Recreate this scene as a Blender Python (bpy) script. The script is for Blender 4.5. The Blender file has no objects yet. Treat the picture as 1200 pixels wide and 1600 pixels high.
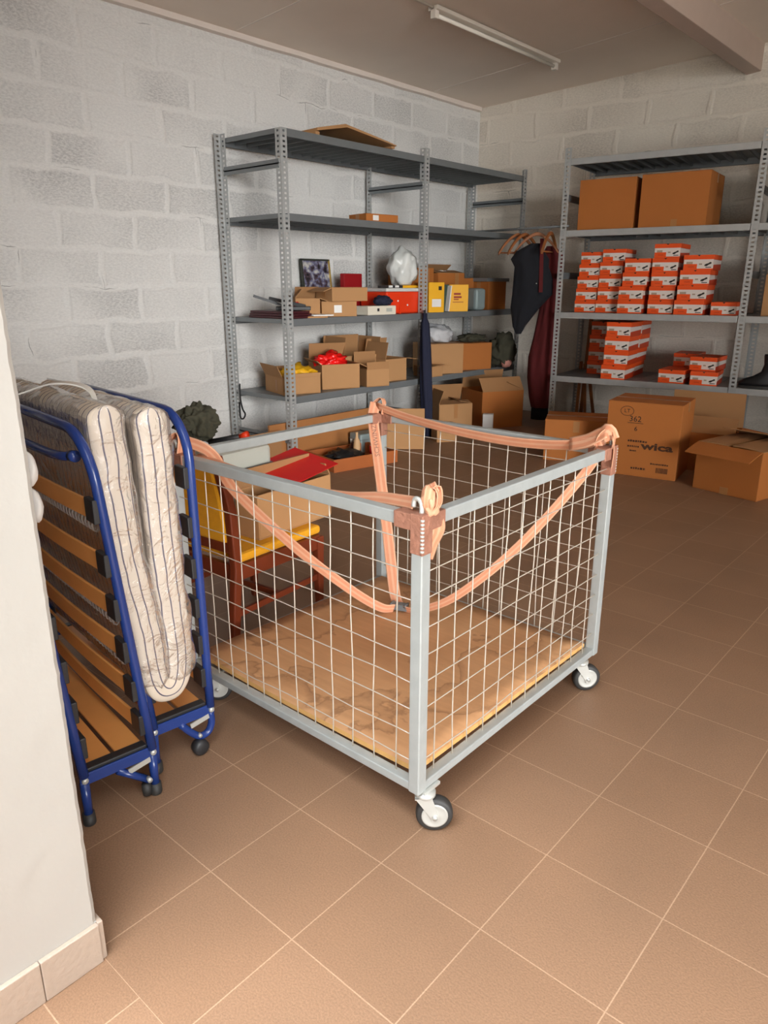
import bpy, bmesh, math, random
from mathutils import Vector, Matrix, noise
R = math.radians
random.seed(7)
SC = bpy.context.scene
COL = SC.collection

# ------------------------------------------------------------------ camera
cam_d = bpy.data.cameras.new('camera')
cam = bpy.data.objects.new('camera', cam_d); COL.objects.link(cam)
cam_d.sensor_fit = 'VERTICAL'; cam_d.sensor_height = 36.0; cam_d.sensor_width = 27.0
cam_d.lens = 1143.92 / 1600 * 36.0
cam_d.clip_start = 0.02
cam.location = (1.5951, -0.8225, 1.3945)
cam.rotation_euler = (R(90 - 17.292), 0, R(41.272))
SC.camera = cam

# ------------------------------------------------------------------ light
w = bpy.data.worlds.new('daylight'); SC.world = w; w.use_nodes = True
bg = w.node_tree.nodes['Background']
bg.inputs[0].default_value = (0.93, 0.97, 1.0, 1)
bg.inputs[1].default_value = 1.0
WN = w.node_tree
_tc = WN.nodes.new('ShaderNodeTexCoord'); _sp = WN.nodes.new('ShaderNodeSeparateXYZ'); _mr = WN.nodes.new('ShaderNodeMapRange')
_mr.inputs['From Min'].default_value = 0.5; _mr.inputs['From Max'].default_value = 0.97; _mr.inputs['To Min'].default_value = 0.2; _mr.inputs['To Max'].default_value = 17.0
WN.links.new(_tc.outputs['Generated'], _sp.inputs[0]); WN.links.new(_sp.outputs[2], _mr.inputs['Value']); WN.links.new(_mr.outputs[0], bg.inputs[1])

def area_light(name, loc, rot, sx, sy, power, color=(1, 1, 1), portal=False):
    l = bpy.data.lights.new(name, 'AREA'); l.shape = 'RECTANGLE'
    l.size = sx; l.size_y = sy; l.energy = power; l.color = color
    if portal: l.cycles.is_portal = True
    o = bpy.data.objects.new(name, l); COL.objects.link(o)
    o.location = loc; o.rotation_euler = rot
    return o
area_light('doorway_portal', (5.4, -0.62, 1.5), (R(90), 0, R(0)), 10.2, 3.0, 1, portal=True)
sun_d = bpy.data.lights.new('hazy_sun', 'SUN'); sun_d.energy = 9.0; sun_d.angle = R(38); sun_d.color = (0.985, 1.0, 1.0)
sun = bpy.data.objects.new('hazy_sun', sun_d); COL.objects.link(sun)
sun.rotation_euler = Vector((-math.cos(R(22)), math.sin(R(22)), 0.0)).to_track_quat('-Z', 'Y').to_euler()

SC.view_settings.view_transform = 'Standard'
SC.view_settings.look = 'None'
SC.view_settings.gamma = 1.0
SC.view_settings.use_curve_mapping = False
SC.view_settings.exposure = 0.18

# ------------------------------------------------------------------ materials
def lin(c):
    c = c / 255.0
    return c / 12.92 if c <= 0.04045 else ((c + 0.055) / 1.055) ** 2.4
def rgb(r, g, b): return (lin(r), lin(g), lin(b), 1.0)

def new_mat(name):
    m = bpy.data.materials.new(name); m.use_nodes = True
    nt = m.node_tree; b = nt.nodes['Principled BSDF']
    return m, nt, b
def N(nt, t, **kw):
    n = nt.nodes.new(t)
    for k, v in kw.items(): setattr(n, k, v)
    return n
def mat(name, c, rough=0.6, metal=0.0, var=0.12, scale=8.0, bump=0.0, bscale=60.0, spec=0.5, coord='Object'):
    m, nt, b = new_mat(name)
    b.inputs['Roughness'].default_value = rough
    b.inputs['Metallic'].default_value = metal
    b.inputs['Specular IOR Level'].default_value = spec
    tc = N(nt, 'ShaderNodeTexCoord')
    nz = N(nt, 'ShaderNodeTexNoise'); nz.inputs['Scale'].default_value = scale; nz.inputs['Detail'].default_value = 5
    nt.links.new(tc.outputs[coord], nz.inputs['Vector'])
    mx = N(nt, 'ShaderNodeMix', data_type='RGBA')
    c = rgb(*c)
    mx.inputs['A'].default_value = tuple(x * (1 - var) for x in c[:3]) + (1,)
    mx.inputs['B'].default_value = tuple(min(1, x * (1 + var)) for x in c[:3]) + (1,)
    nt.links.new(nz.outputs['Fac'], mx.inputs['Factor'])
    nt.links.new(mx.outputs['Result'], b.inputs['Base Color'])
    if bump:
        n2 = N(nt, 'ShaderNodeTexNoise'); n2.inputs['Scale'].default_value = bscale; n2.inputs['Detail'].default_value = 4
        nt.links.new(tc.outputs[coord], n2.inputs['Vector'])
        bp = N(nt, 'ShaderNodeBump'); bp.inputs['Strength'].default_value = bump; bp.inputs['Distance'].default_value = 0.01
        nt.links.new(n2.outputs['Fac'], bp.inputs['Height']); nt.links.new(bp.outputs['Normal'], b.inputs['Normal'])
    return m

def ramp(nt, fac, stops):
    r = N(nt, 'ShaderNodeValToRGB')
    el = r.color_ramp.elements
    while len(el) < len(stops): el.new(0.5)
    for e, (p, c) in zip(el, stops):
        e.position = p; e.color = c if len(c) == 4 else tuple(c) + (1,)
    nt.links.new(fac, r.inputs['Fac'])
    return r

def block_wall_mat(name, axis, z0, y0, tone, light, dark, wear):
    """white-painted concrete blockwork: dark rough block faces showing through smeared white paint"""
    m, nt, b = new_mat(name)
    b.inputs['Roughness'].default_value = 0.85
    tc = N(nt, 'ShaderNodeTexCoord'); sp = N(nt, 'ShaderNodeSeparateXYZ')
    nt.links.new(tc.outputs['Object'], sp.inputs[0])
    cb = N(nt, 'ShaderNodeCombineXYZ')
    def off(sock, v):
        a = N(nt, 'ShaderNodeMath', operation='SUBTRACT'); a.inputs[1].default_value = v
        nt.links.new(sock, a.inputs[0]); return a.outputs[0]
    nt.links.new(off(sp.outputs[axis], y0), cb.inputs[0]); nt.links.new(off(sp.outputs[2], z0), cb.inputs[1])
    dn = N(nt, 'ShaderNodeTexNoise'); dn.inputs['Scale'].default_value = 5.0; dn.inputs['Detail'].default_value = 6
    nt.links.new(cb.outputs[0], dn.inputs['Vector'])
    sub = N(nt, 'ShaderNodeVectorMath', operation='SUBTRACT'); sub.inputs[1].default_value = (0.5, 0.5, 0.5)
    nt.links.new(dn.outputs['Color'], sub.inputs[0])
    scl = N(nt, 'ShaderNodeVectorMath', operation='SCALE'); scl.inputs['Scale'].default_value = 0.085
    nt.links.new(sub.outputs[0], scl.inputs[0])
    add = N(nt, 'ShaderNodeVectorMath', operation='ADD')
    nt.links.new(cb.outputs[0], add.inputs[0]); nt.links.new(scl.outputs[0], add.inputs[1])
    br = N(nt, 'ShaderNodeTexBrick'); br.offset = 0.5; br.offset_frequency = 2; br.squash = 1.0
    br.inputs['Scale'].default_value = 1.0; br.inputs['Brick Width'].default_value = 0.57; br.inputs['Row Height'].default_value = 0.245
    br.inputs['Mortar Size'].default_value = 0.034; br.inputs['Mortar Smooth'].default_value = 0.75
    br.inputs['Color1'].default_value = (0, 0, 0, 1); br.inputs['Color2'].default_value = (1, 1, 1, 1); br.inputs['Mortar'].default_value = (0.5, 0.5, 0.5, 1)
    nt.links.new(add.outputs[0], br.inputs['Vector'])
    # how much each spot of the face is left bare
    big = N(nt, 'ShaderNodeTexNoise'); big.inputs['Scale'].default_value = 1.3; big.inputs['Detail'].default_value = 4
    nt.links.new(cb.outputs[0], big.inputs['Vector'])
    st = N(nt, 'ShaderNodeMapping'); st.inputs['Scale'].default_value = (45, 95, 1); st.inputs['Rotation'].default_value = (0, 0, R(25))
    nt.links.new(cb.outputs[0], st.inputs['Vector'])
    fine = N(nt, 'ShaderNodeTexNoise'); fine.inputs['Scale'].default_value = 1.0; fine.inputs['Detail'].default_value = 6; fine.inputs['Roughness'].default_value = 0.7
    nt.links.new(st.outputs[0], fine.inputs['Vector'])
    bigr = ramp(nt, big.outputs['Fac'], [(0.38, (0.1, 0.1, 0.1)), (0.60, (1, 1, 1))])
    finer = ramp(nt, fine.outputs['Fac'], [(0.40, (0, 0, 0)), (0.62, (1, 1, 1))])
    rag = N(nt, 'ShaderNodeTexNoise'); rag.inputs['Scale'].default_value = 7.0; rag.inputs['Detail'].default_value = 7; rag.inputs['Roughness'].default_value = 0.65
    nt.links.new(cb.outputs[0], rag.inputs['Vector'])
    ra = N(nt, 'ShaderNodeMath', operation='MULTIPLY_ADD'); ra.inputs[1].default_value = 2.2; ra.inputs[2].default_value = -1.1
    nt.links.new(rag.outputs['Fac'], ra.inputs[0])
    rb_ = N(nt, 'ShaderNodeMath', operation='ADD'); nt.links.new(ra.outputs[0], rb_.inputs[0]); nt.links.new(br.outputs['Fac'], rb_.inputs[1])
    rr_ = ramp(nt, rb_.outputs[0], [(0.15, (0, 0, 0)), (0.75, (1, 1, 1))])
    face = N(nt, 'ShaderNodeMath', operation='SUBTRACT'); face.inputs[0].default_value = 1.0
    nt.links.new(rr_.outputs['Color'], face.inputs[1])
    var = N(nt, 'ShaderNodeMapRange'); var.inputs['To Min'].default_value = 0.15; var.inputs['To Max'].default_value = 1.0
    nt.links.new(br.outputs['Color'], var.inputs['Value'])
    def mul(a, bsock):
        k = N(nt, 'ShaderNodeMath', operation='MULTIPLY'); nt.links.new(a, k.inputs[0])
        if isinstance(bsock, float): k.inputs[1].default_value = bsock
        else: nt.links.new(bsock, k.inputs[1])
        return k.outputs[0]
    bare = mul(mul(face.outputs[0], var.outputs[0]), bigr.outputs['Color'])
    half = N(nt, 'ShaderNodeMapRange'); half.inputs['To Min'].default_value = 0.35; half.inputs['To Max'].default_value = 1.0
    nt.links.new(finer.outputs['Color'], half.inputs['Value'])
    bare = mul(mul(bare, half.outputs[0]), wear)
    gr = N(nt, 'ShaderNodeMath', operation='MULTIPLY_ADD'); gr.inputs[1].default_value = 0.16; gr.use_clamp = True
    nt.links.new(finer.outputs['Color'], gr.inputs[0]); nt.links.new(bare, gr.inputs[2]); bare = gr.outputs[0]
    mx = N(nt, 'ShaderNodeMix', data_type='RGBA'); mx.inputs['A'].default_value = rgb(*light); mx.inputs['B'].default_value = rgb(*dark)
    nt.links.new(bare, mx.inputs['Factor'])
    # a few dark open joint lines
    crk = N(nt, 'ShaderNodeTexBrick'); crk.offset = 0.5
    for k, v in (('Scale', 1.0), ('Brick Width', 0.57), ('Row Height', 0.245), ('Mortar Size', 0.0028), ('Mortar Smooth', 0.2)): crk.inputs[k].default_value = v
    nt.links.new(add.outputs[0], crk.inputs['Vector'])
    cn = N(nt, 'ShaderNodeTexNoise'); cn.inputs['Scale'].default_value = 2.6; cn.inputs['Detail'].default_value = 3
    mp = N(nt, 'ShaderNodeMapping'); mp.inputs['Location'].default_value = (4.2, 1.7, 0)
    nt.links.new(cb.outputs[0], mp.inputs['Vector']); nt.links.new(mp.outputs[0], cn.inputs['Vector'])
    cr = ramp(nt, cn.outputs['Fac'], [(0.60, (0, 0, 0)), (0.66, (1, 1, 1))])
    ck = mul(mul(crk.outputs['Fac'], cr.outputs['Color']), 0.55)
    mx2 = N(nt, 'ShaderNodeMix', data_type='RGBA'); mx2.inputs['B'].default_value = rgb(70, 64, 58)
    nt.links.new(ck, mx2.inputs['Factor']); nt.links.new(mx.outputs['Result'], mx2.inputs['A'])
    nt.links.new(mx2.outputs['Result'], b.inputs['Base Color'])
    h = N(nt, 'ShaderNodeMath', operation='MULTIPLY_ADD'); h.inputs[1].default_value = 0.5
    nt.links.new(fine.outputs['Fac'], h.inputs[0]); nt.links.new(br.outputs['Fac'], h.inputs[2])
    bp = N(nt, 'ShaderNodeBump'); bp.inputs['Strength'].default_value = 0.5; bp.inputs['Distance'].default_value = 0.012
    nt.links.new(h.outputs[0], bp.inputs['Height']); nt.links.new(bp.outputs['Normal'], b.inputs['Normal'])
    return m

def tile_mat(name, ox, oy):
    m, nt, b = new_mat(name)
    b.inputs['Roughness'].default_value = 0.5; b.inputs['Specular IOR Level'].default_value = 0.35
    tc = N(nt, 'ShaderNodeTexCoord'); mp = N(nt, 'ShaderNodeMapping'); mp.inputs['Location'].default_value = (ox, oy, 0)
    nt.links.new(tc.outputs['Object'], mp.inputs['Vector'])
    br = N(nt, 'ShaderNodeTexBrick'); br.offset = 0.0
    for k, v in (('Scale', 1.0), ('Brick Width', 0.3), ('Row Height', 0.3), ('Mortar Size', 0.0017), ('Mortar Smooth', 0.3)): br.inputs[k].default_value = v
    br.inputs['Color1'].default_value = rgb(147, 115, 90); br.inputs['Color2'].default_value = rgb(153, 121, 96); br.inputs['Mortar'].default_value = rgb(186, 154, 126)
    nt.links.new(mp.outputs[0], br.inputs['Vector'])
    n1 = N(nt, 'ShaderNodeTexNoise'); n1.inputs['Scale'].default_value = 210; n1.inputs['Detail'].default_value = 4
    n2 = N(nt, 'ShaderNodeTexNoise'); n2.inputs['Scale'].default_value = 2.5; n2.inputs['Detail'].default_value = 4
    for n in (n1, n2): nt.links.new(tc.outputs['Object'], n.inputs['Vector'])
    r1 = ramp(nt, n1.outputs['Fac'], [(0.25, (0.80, 0.80, 0.80)), (0.75, (1.12, 1.12, 1.12))])
    r2 = ramp(nt, n2.outputs['Fac'], [(0.25, (0.90, 0.90, 0.90)), (0.75, (1.08, 1.06, 1.04))])
    mu = N(nt, 'ShaderNodeMix', data_type='RGBA', blend_type='MULTIPLY'); mu.inputs['Factor'].default_value = 1
    nt.links.new(br.outputs['Color'], mu.inputs['A']); nt.links.new(r1.outputs['Color'], mu.inputs['B'])
    mu2 = N(nt, 'ShaderNodeMix', data_type='RGBA', blend_type='MULTIPLY'); mu2.inputs['Factor'].default_value = 1
    nt.links.new(mu.outputs['Result'], mu2.inputs['A']); nt.links.new(r2.outputs['Color'], mu2.inputs['B'])
    nt.links.new(mu2.outputs['Result'], b.inputs['Base Color'])
    bp = N(nt, 'ShaderNodeBump'); bp.inputs['Strength'].default_value = 0.45; bp.inputs['Distance'].default_value = 0.003
    nt.links.new(n1.outputs['Fac'], bp.inputs['Height']); nt.links.new(bp.outputs['Normal'], b.inputs['Normal'])
    return m

M = {}
M['wall_left'] = block_wall_mat('painted_blockwork_left', 1, 0.155, 1.376 - 0.57 * 6, 1, (232, 230, 226), (140, 139, 138), 0.50)
M['wall_back'] = block_wall_mat('painted_blockwork_back', 0, 0.155, 0.1, 1, (230, 221, 208), (152, 142, 131), 0.50)
M['plain_white'] = mat('white_wall_paint', (188, 185, 179), 0.75, var=0.05, scale=3, bump=0.25, bscale=14)
M['ceiling'] = mat('ceiling_plaster', (236, 222, 208), 0.9, var=0.05, scale=2.5, bump=0.08, bscale=150)
M['trim'] = mat('ceiling_edge_plaster', (228, 216, 206), 0.85, var=0.06, scale=6)
M['tile'] = tile_mat('floor_tile', 0, 0)
M['tile_door'] = tile_mat('doorway_tile', 0.13, 0.135)
M['skirting'] = mat('skirting_tile', (188, 170, 154), 0.5, var=0.10, scale=90, bump=0.2, bscale=90)
M['concrete'] = mat('bare_concrete', (128, 118, 108), 0.9, var=0.1, scale=3)
M['outdoor'] = mat('outdoor_paving', (206, 200, 190), 0.9, var=0.1)
M['galv'] = mat('galvanised_steel', (176, 178, 177), 0.42, 0.25, var=0.14, scale=14)
M['galv_dark'] = mat('dark_shelf_steel', (120, 124, 126), 0.42, 0.25, var=0.12, scale=9)
M['card'] = mat('cardboard', (178, 133, 88), 0.85, var=0.06, scale=5, bump=0.05, bscale=40)
M['card_in'] = mat('cardboard_inside', (164, 120, 78), 0.9, var=0.06, scale=5)
M['card_dim'] = mat('dim_lit_cardboard', (174, 104, 44), 0.8, var=0.06, scale=5)  # cardboard for dim places, the dim warm light mixed into its colour
M['tape'] = mat('packing_tape', (170, 118, 70), 0.3, var=0.05)
M['white_paper'] = mat('white_paper', (228, 226, 222), 0.7, var=0.04)
M['ink'] = mat('black_ink', (38, 28, 20), 0.7, var=0.05)
M['brown_ink'] = mat('brown_print_ink', (70, 40, 18), 0.7, var=0.05)
M['orange'] = mat('shoebox_orange', (236, 84, 20), 0.55, var=0.05)
M['sb_white'] = mat('shoebox_white', (226, 216, 208), 0.55, var=0.04)
M['sb_grey'] = mat('shoebox_grey_label', (170, 150, 130), 0.6, var=0.05)
M['sb_side'] = mat('shoebox_side_print', (196, 60, 18), 0.5, var=0.06)
M['cage'] = mat('grey_cage_paint', (172, 177, 176), 0.42, 0.25, var=0.14, scale=22, bump=0.1, bscale=60)
M['wire'] = mat('mesh_wire', (205, 196, 182), 0.4, 0.35, var=0.15, scale=40)
M['rust'] = mat('rusty_weld', (160, 112, 92), 0.6, 0.2, var=0.35, scale=35, bump=0.5, bscale=60)
M['ply_edge'] = mat('plywood_edge', (208, 160, 96), 0.7, var=0.12, scale=30)
M['rubber'] = mat('black_rubber', (48, 47, 46), 0.55, var=0.15, scale=12)
M['zinc'] = mat('zinc_plated', (196, 196, 190), 0.36, 0.4, var=0.12, scale=20)
M['strap'] = mat('orange_strap', (206, 138, 104), 0.8, var=0.1, scale=30, bump=0.15, bscale=300)
M['strap_edge'] = mat('strap_stripe', (212, 158, 126), 0.8, var=0.08, scale=30)
M['blue'] = mat('blue_enamel', (32, 58, 124), 0.25, 0.0, var=0.1, scale=6, spec=0.6)
M['slat'] = mat('birch_slat', (238, 166, 92), 0.45, var=0.16, scale=7)
M['black_plastic'] = mat('black_plastic', (40, 40, 42), 0.45, var=0.1)
M['spring'] = mat('spring_steel', (205, 205, 205), 0.35, 0.3, var=0.1)
M['white_foam'] = mat('white_foam', (236, 234, 230), 0.8, var=0.03)
M['white_cloth'] = mat('white_cloth', (222, 218, 210), 0.9, var=0.06, scale=20)
M['chair_wood'] = mat('red_brown_varnish', (112, 48, 26), 0.32, var=0.2, scale=14)
M['yellow_fabric'] = mat('yellow_upholstery', (226, 158, 22), 0.9, var=0.12, scale=40, bump=0.3, bscale=220)
M['olive'] = mat('olive_camouflage', (62, 60, 46), 0.95, var=0.4, scale=14, bump=0.3, bscale=40)
M['grey_case'] = mat('grey_machine_case', (178, 180, 170), 0.5, var=0.05)
M['red_plastic'] = mat('red_folder', (196, 22, 26), 0.35, var=0.08)
M['red_case'] = mat('dark_red_case', (150, 14, 22), 0.5, var=0.06)
M['maroon'] = mat('maroon_leatherette', (66, 22, 30), 0.45, var=0.12)
M['yellow_card'] = mat('yellow_printed_card', (238, 176, 26), 0.55, var=0.04)
M['red_ink'] = mat('red_print_ink', (150, 40, 20), 0.6, var=0.05)
M['green'] = mat('dark_green_binder', (58, 74, 62), 0.6, var=0.08)
M['cooler'] = mat('orange_red_plastic', (228, 58, 18), 0.4, var=0.05)
M['cooler_lid'] = mat('pale_plastic_lid', (206, 206, 202), 0.5, var=0.04)
M['bag_white'] = mat('white_plastic_bag', (214, 216, 212), 0.3, var=0.08, scale=10)
M['bag_red'] = mat('red_glossy_bag', (232, 28, 24), 0.25, var=0.15, scale=14)
M['bag_yellow'] = mat('yellow_cloth', (240, 180, 20), 0.6, var=0.15, scale=20)
M['navy'] = mat('navy_cloth', (24, 28, 52), 0.85, var=0.25, scale=20)
M['black_cloth'] = mat('black_cloth', (14, 16, 24), 0.9, var=0.3, scale=14)
M['red_cloth'] = mat('dark_red_cloth', (84, 16, 18), 0.9, var=0.25, scale=10)
M['hanger'] = mat('hanger_wood', (150, 90, 46), 0.5, var=0.2, scale=12)
M['wood'] = mat('light_brown_wood', (168, 112, 64), 0.55, var=0.12, scale=5)
M['tray_wood'] = mat('orange_brown_wood', (170, 94, 46), 0.5, var=0.14, scale=7)
M['grey_blue'] = mat('grey_blue_metal', (138, 152, 152), 0.5, 0.2, var=0.06)
M['cream'] = mat('cream_card', (222, 214, 196), 0.6, var=0.04)
M['beige'] = mat('beige_wood', (200, 160, 116), 0.6, var=0.08)
M['gold'] = mat('gold_frame', (230, 196, 110), 0.3, 0.7, var=0.1)
M['dark_frame'] = mat('dark_frame_edge', (52, 54, 46), 0.5, var=0.1)
M['leather'] = mat('black_leather', (24, 25, 28), 0.4, var=0.2, scale=20)
M['lamp_white'] = mat('white_lamp_enamel', (226, 218, 206), 0.4, var=0.04)
M['tube_glass'] = mat('frosted_tube', (240, 234, 222), 0.25, var=0.02)
M['grey_cord'] = mat('black_cord', (30, 30, 32), 0.7, var=0.1)
M['chrome'] = mat('chrome', (200, 200, 200), 0.15, 1.0, var=0.05)
M['brown_glass'] = mat('brown_bottle', (70, 30, 18), 0.2, var=0.1)
M['beam'] = mat('ceiling_beam_paint', (186, 166, 152), 0.7, var=0.06)

def ply_mat():
    m, nt, b = new_mat('worn_plywood'); b.inputs['Roughness'].default_value = 0.7
    tc = N(nt, 'ShaderNodeTexCoord')
    n1 = N(nt, 'ShaderNodeTexNoise'); n1.inputs['Scale'].default_value = 2.2; n1.inputs['Detail'].default_value = 8
    mp = N(nt, 'ShaderNodeMapping'); mp.inputs['Scale'].default_value = (5, 40, 5)
    n2 = N(nt, 'ShaderNodeTexNoise'); n2.inputs['Scale'].default_value = 1.5; n2.inputs['Detail'].default_value = 6
    nt.links.new(tc.outputs['Object'], n1.inputs['Vector']); nt.links.new(tc.outputs['Object'], mp.inputs['Vector']); nt.links.new(mp.outputs[0], n2.inputs['Vector'])
    r1 = ramp(nt, n1.outputs['Fac'], [(0.3, rgb(176, 124, 82)), (0.5, rgb(192, 142, 98)), (0.7, rgb(200, 152, 108))])
    r2 = ramp(nt, n2.outputs['Fac'], [(0.3, (0.93, 0.93, 0.93)), (0.7, (1.05, 1.05, 1.05))])
    mu = N(nt, 'ShaderNodeMix', data_type='RGBA', blend_type='MULTIPLY'); mu.inputs['Factor'].default_value = 1
    nt.links.new(r1.outputs['Color'], mu.inputs['A']); nt.links.new(r2.outputs['Color'], mu.inputs['B'])
    # tide marks of old water stains
    n3 = N(nt, 'ShaderNodeTexNoise'); n3.inputs['Scale'].default_value = 3.0; n3.inputs['Detail'].default_value = 7; n3.inputs['Distortion'].default_value = 0.3
    nt.links.new(tc.outputs['Object'], n3.inputs['Vector'])
    r3 = ramp(nt, n3.outputs['Fac'], [(0.535, (0, 0, 0)), (0.55, (0.9, 0.9, 0.9)), (0.556, (0.5, 0.5, 0.5)), (0.60, (0, 0, 0))])
    mx = N(nt, 'ShaderNodeMix', data_type='RGBA'); mx.inputs['B'].default_value = rgb(104, 66, 40)
    k = N(nt, 'ShaderNodeMath', operation='MULTIPLY'); k.inputs[1].default_value = 0.6
    nt.links.new(r3.outputs['Color'], k.inputs[0]); nt.links.new(k.outputs[0], mx.inputs['Factor']); nt.links.new(mu.outputs['Result'], mx.inputs['A'])
    nt.links.new(mx.outputs['Result'], b.inputs['Base Color'])
    return m
M['ply'] = ply_mat()

def stripe_mat():
    m, nt, b = new_mat('striped_ticking'); b.inputs['Roughness'].default_value = 0.9
    uv = N(nt, 'ShaderNodeUVMap'); sp = N(nt, 'ShaderNodeSeparateXYZ'); nt.links.new(uv.outputs[0], sp.inputs[0])
    md = N(nt, 'ShaderNodeMath', operation='PINGPONG'); md.inputs[1].default_value = 0.0150
    nt.links.new(sp.outputs[0], md.inputs[0])
    lt = N(nt, 'ShaderNodeMath', operation='LESS_THAN'); lt.inputs[1].default_value = 0.0021
    nt.links.new(md.outputs[0], lt.inputs[0])
    mx = N(nt, 'ShaderNodeMix', data_type='RGBA'); mx.inputs['A'].default_value = rgb(216, 202, 184); mx.inputs['B'].default_value = rgb(84, 78, 96)
    nt.links.new(lt.outputs[0], mx.inputs['Factor']); nt.links.new(mx.outputs['Result'], b.inputs['Base Color'])
    return m
M['ticking'] = stripe_mat()

def film_mat(name, clear, tint):
    m, nt, b = new_mat(name); nt.nodes.remove(b)
    out = nt.nodes['Material Output']
    tr = N(nt, 'ShaderNodeBsdfTransparent'); tr.inputs[0].default_value = tint
    gl = N(nt, 'ShaderNodeBsdfGlossy'); gl.inputs['Roughness'].default_value = 0.12; gl.inputs[0].default_value = (1, 1, 1, 1)
    df = N(nt, 'ShaderNodeBsdfDiffuse'); df.inputs[0].default_value = (0.8, 0.8, 0.82, 1)
    tc = N(nt, 'ShaderNodeTexCoord'); nz = N(nt, 'ShaderNodeTexNoise'); nz.inputs['Scale'].default_value = 16; nz.inputs['Detail'].default_value = 4; nz.inputs['Distortion'].default_value = 2.0
    nt.links.new(tc.outputs['Object'], nz.inputs['Vector'])
    bp = N(nt, 'ShaderNodeBump'); bp.inputs['Strength'].default_value = 0.9; bp.inputs['Distance'].default_value = 0.012
    nt.links.new(nz.outputs['Fac'], bp.inputs['Height']); nt.links.new(bp.outputs['Normal'], gl.inputs['Normal'])
    fr = N(nt, 'ShaderNodeFresnel'); fr.inputs['IOR'].default_value = 1.5; nt.links.new(bp.outputs['Normal'], fr.inputs['Normal'])
    rr = ramp(nt, fr.outputs[0], [(0.0, (0.02, 0.02, 0.02)), (0.10, (0.05, 0.05, 0.05)), (0.8, (0.6, 0.6, 0.6))])
    a = N(nt, 'ShaderNodeMixShader'); a.inputs[0].default_value = clear
    nt.links.new(df.outputs[0], a.inputs[1]); nt.links.new(tr.outputs[0], a.inputs[2])
    c = N(nt, 'ShaderNodeMixShader')
    nt.links.new(rr.outputs['Color'], c.inputs[0]); nt.links.new(a.outputs[0], c.inputs[1]); nt.links.new(gl.outputs[0], c.inputs[2])
    nt.links.new(c.outputs[0], out.inputs['Surface'])
    return m
M['film'] = film_mat('clear_plastic_film', 0.93, (0.97, 0.97, 0.98, 1))
M['film_grey'] = film_mat('grey_plastic_film', 0.35, (0.7, 0.72, 0.74, 1))

def picture_mat():
    m, nt, b = new_mat('printed_photo'); b.inputs['Roughness'].default_value = 0.25
    tc = N(nt, 'ShaderNodeTexCoord'); nz = N(nt, 'ShaderNodeTexNoise'); nz.inputs['Scale'].default_value = 16; nz.inputs['Detail'].default_value = 3
    nt.links.new(tc.outputs['Object'], nz.inputs['Vector'])
    r = ramp(nt, nz.outputs['Fac'], [(0.3, rgb(30, 30, 36)), (0.42, rgb(80, 66, 74)), (0.5, rgb(110, 112, 140)), (0.58, rgb(168, 166, 164)), (0.7, rgb(205, 202, 196))])
    nt.links.new(r.outputs['Color'], b.inputs['Base Color'])
    return m
M['photo'] = picture_mat()

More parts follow.
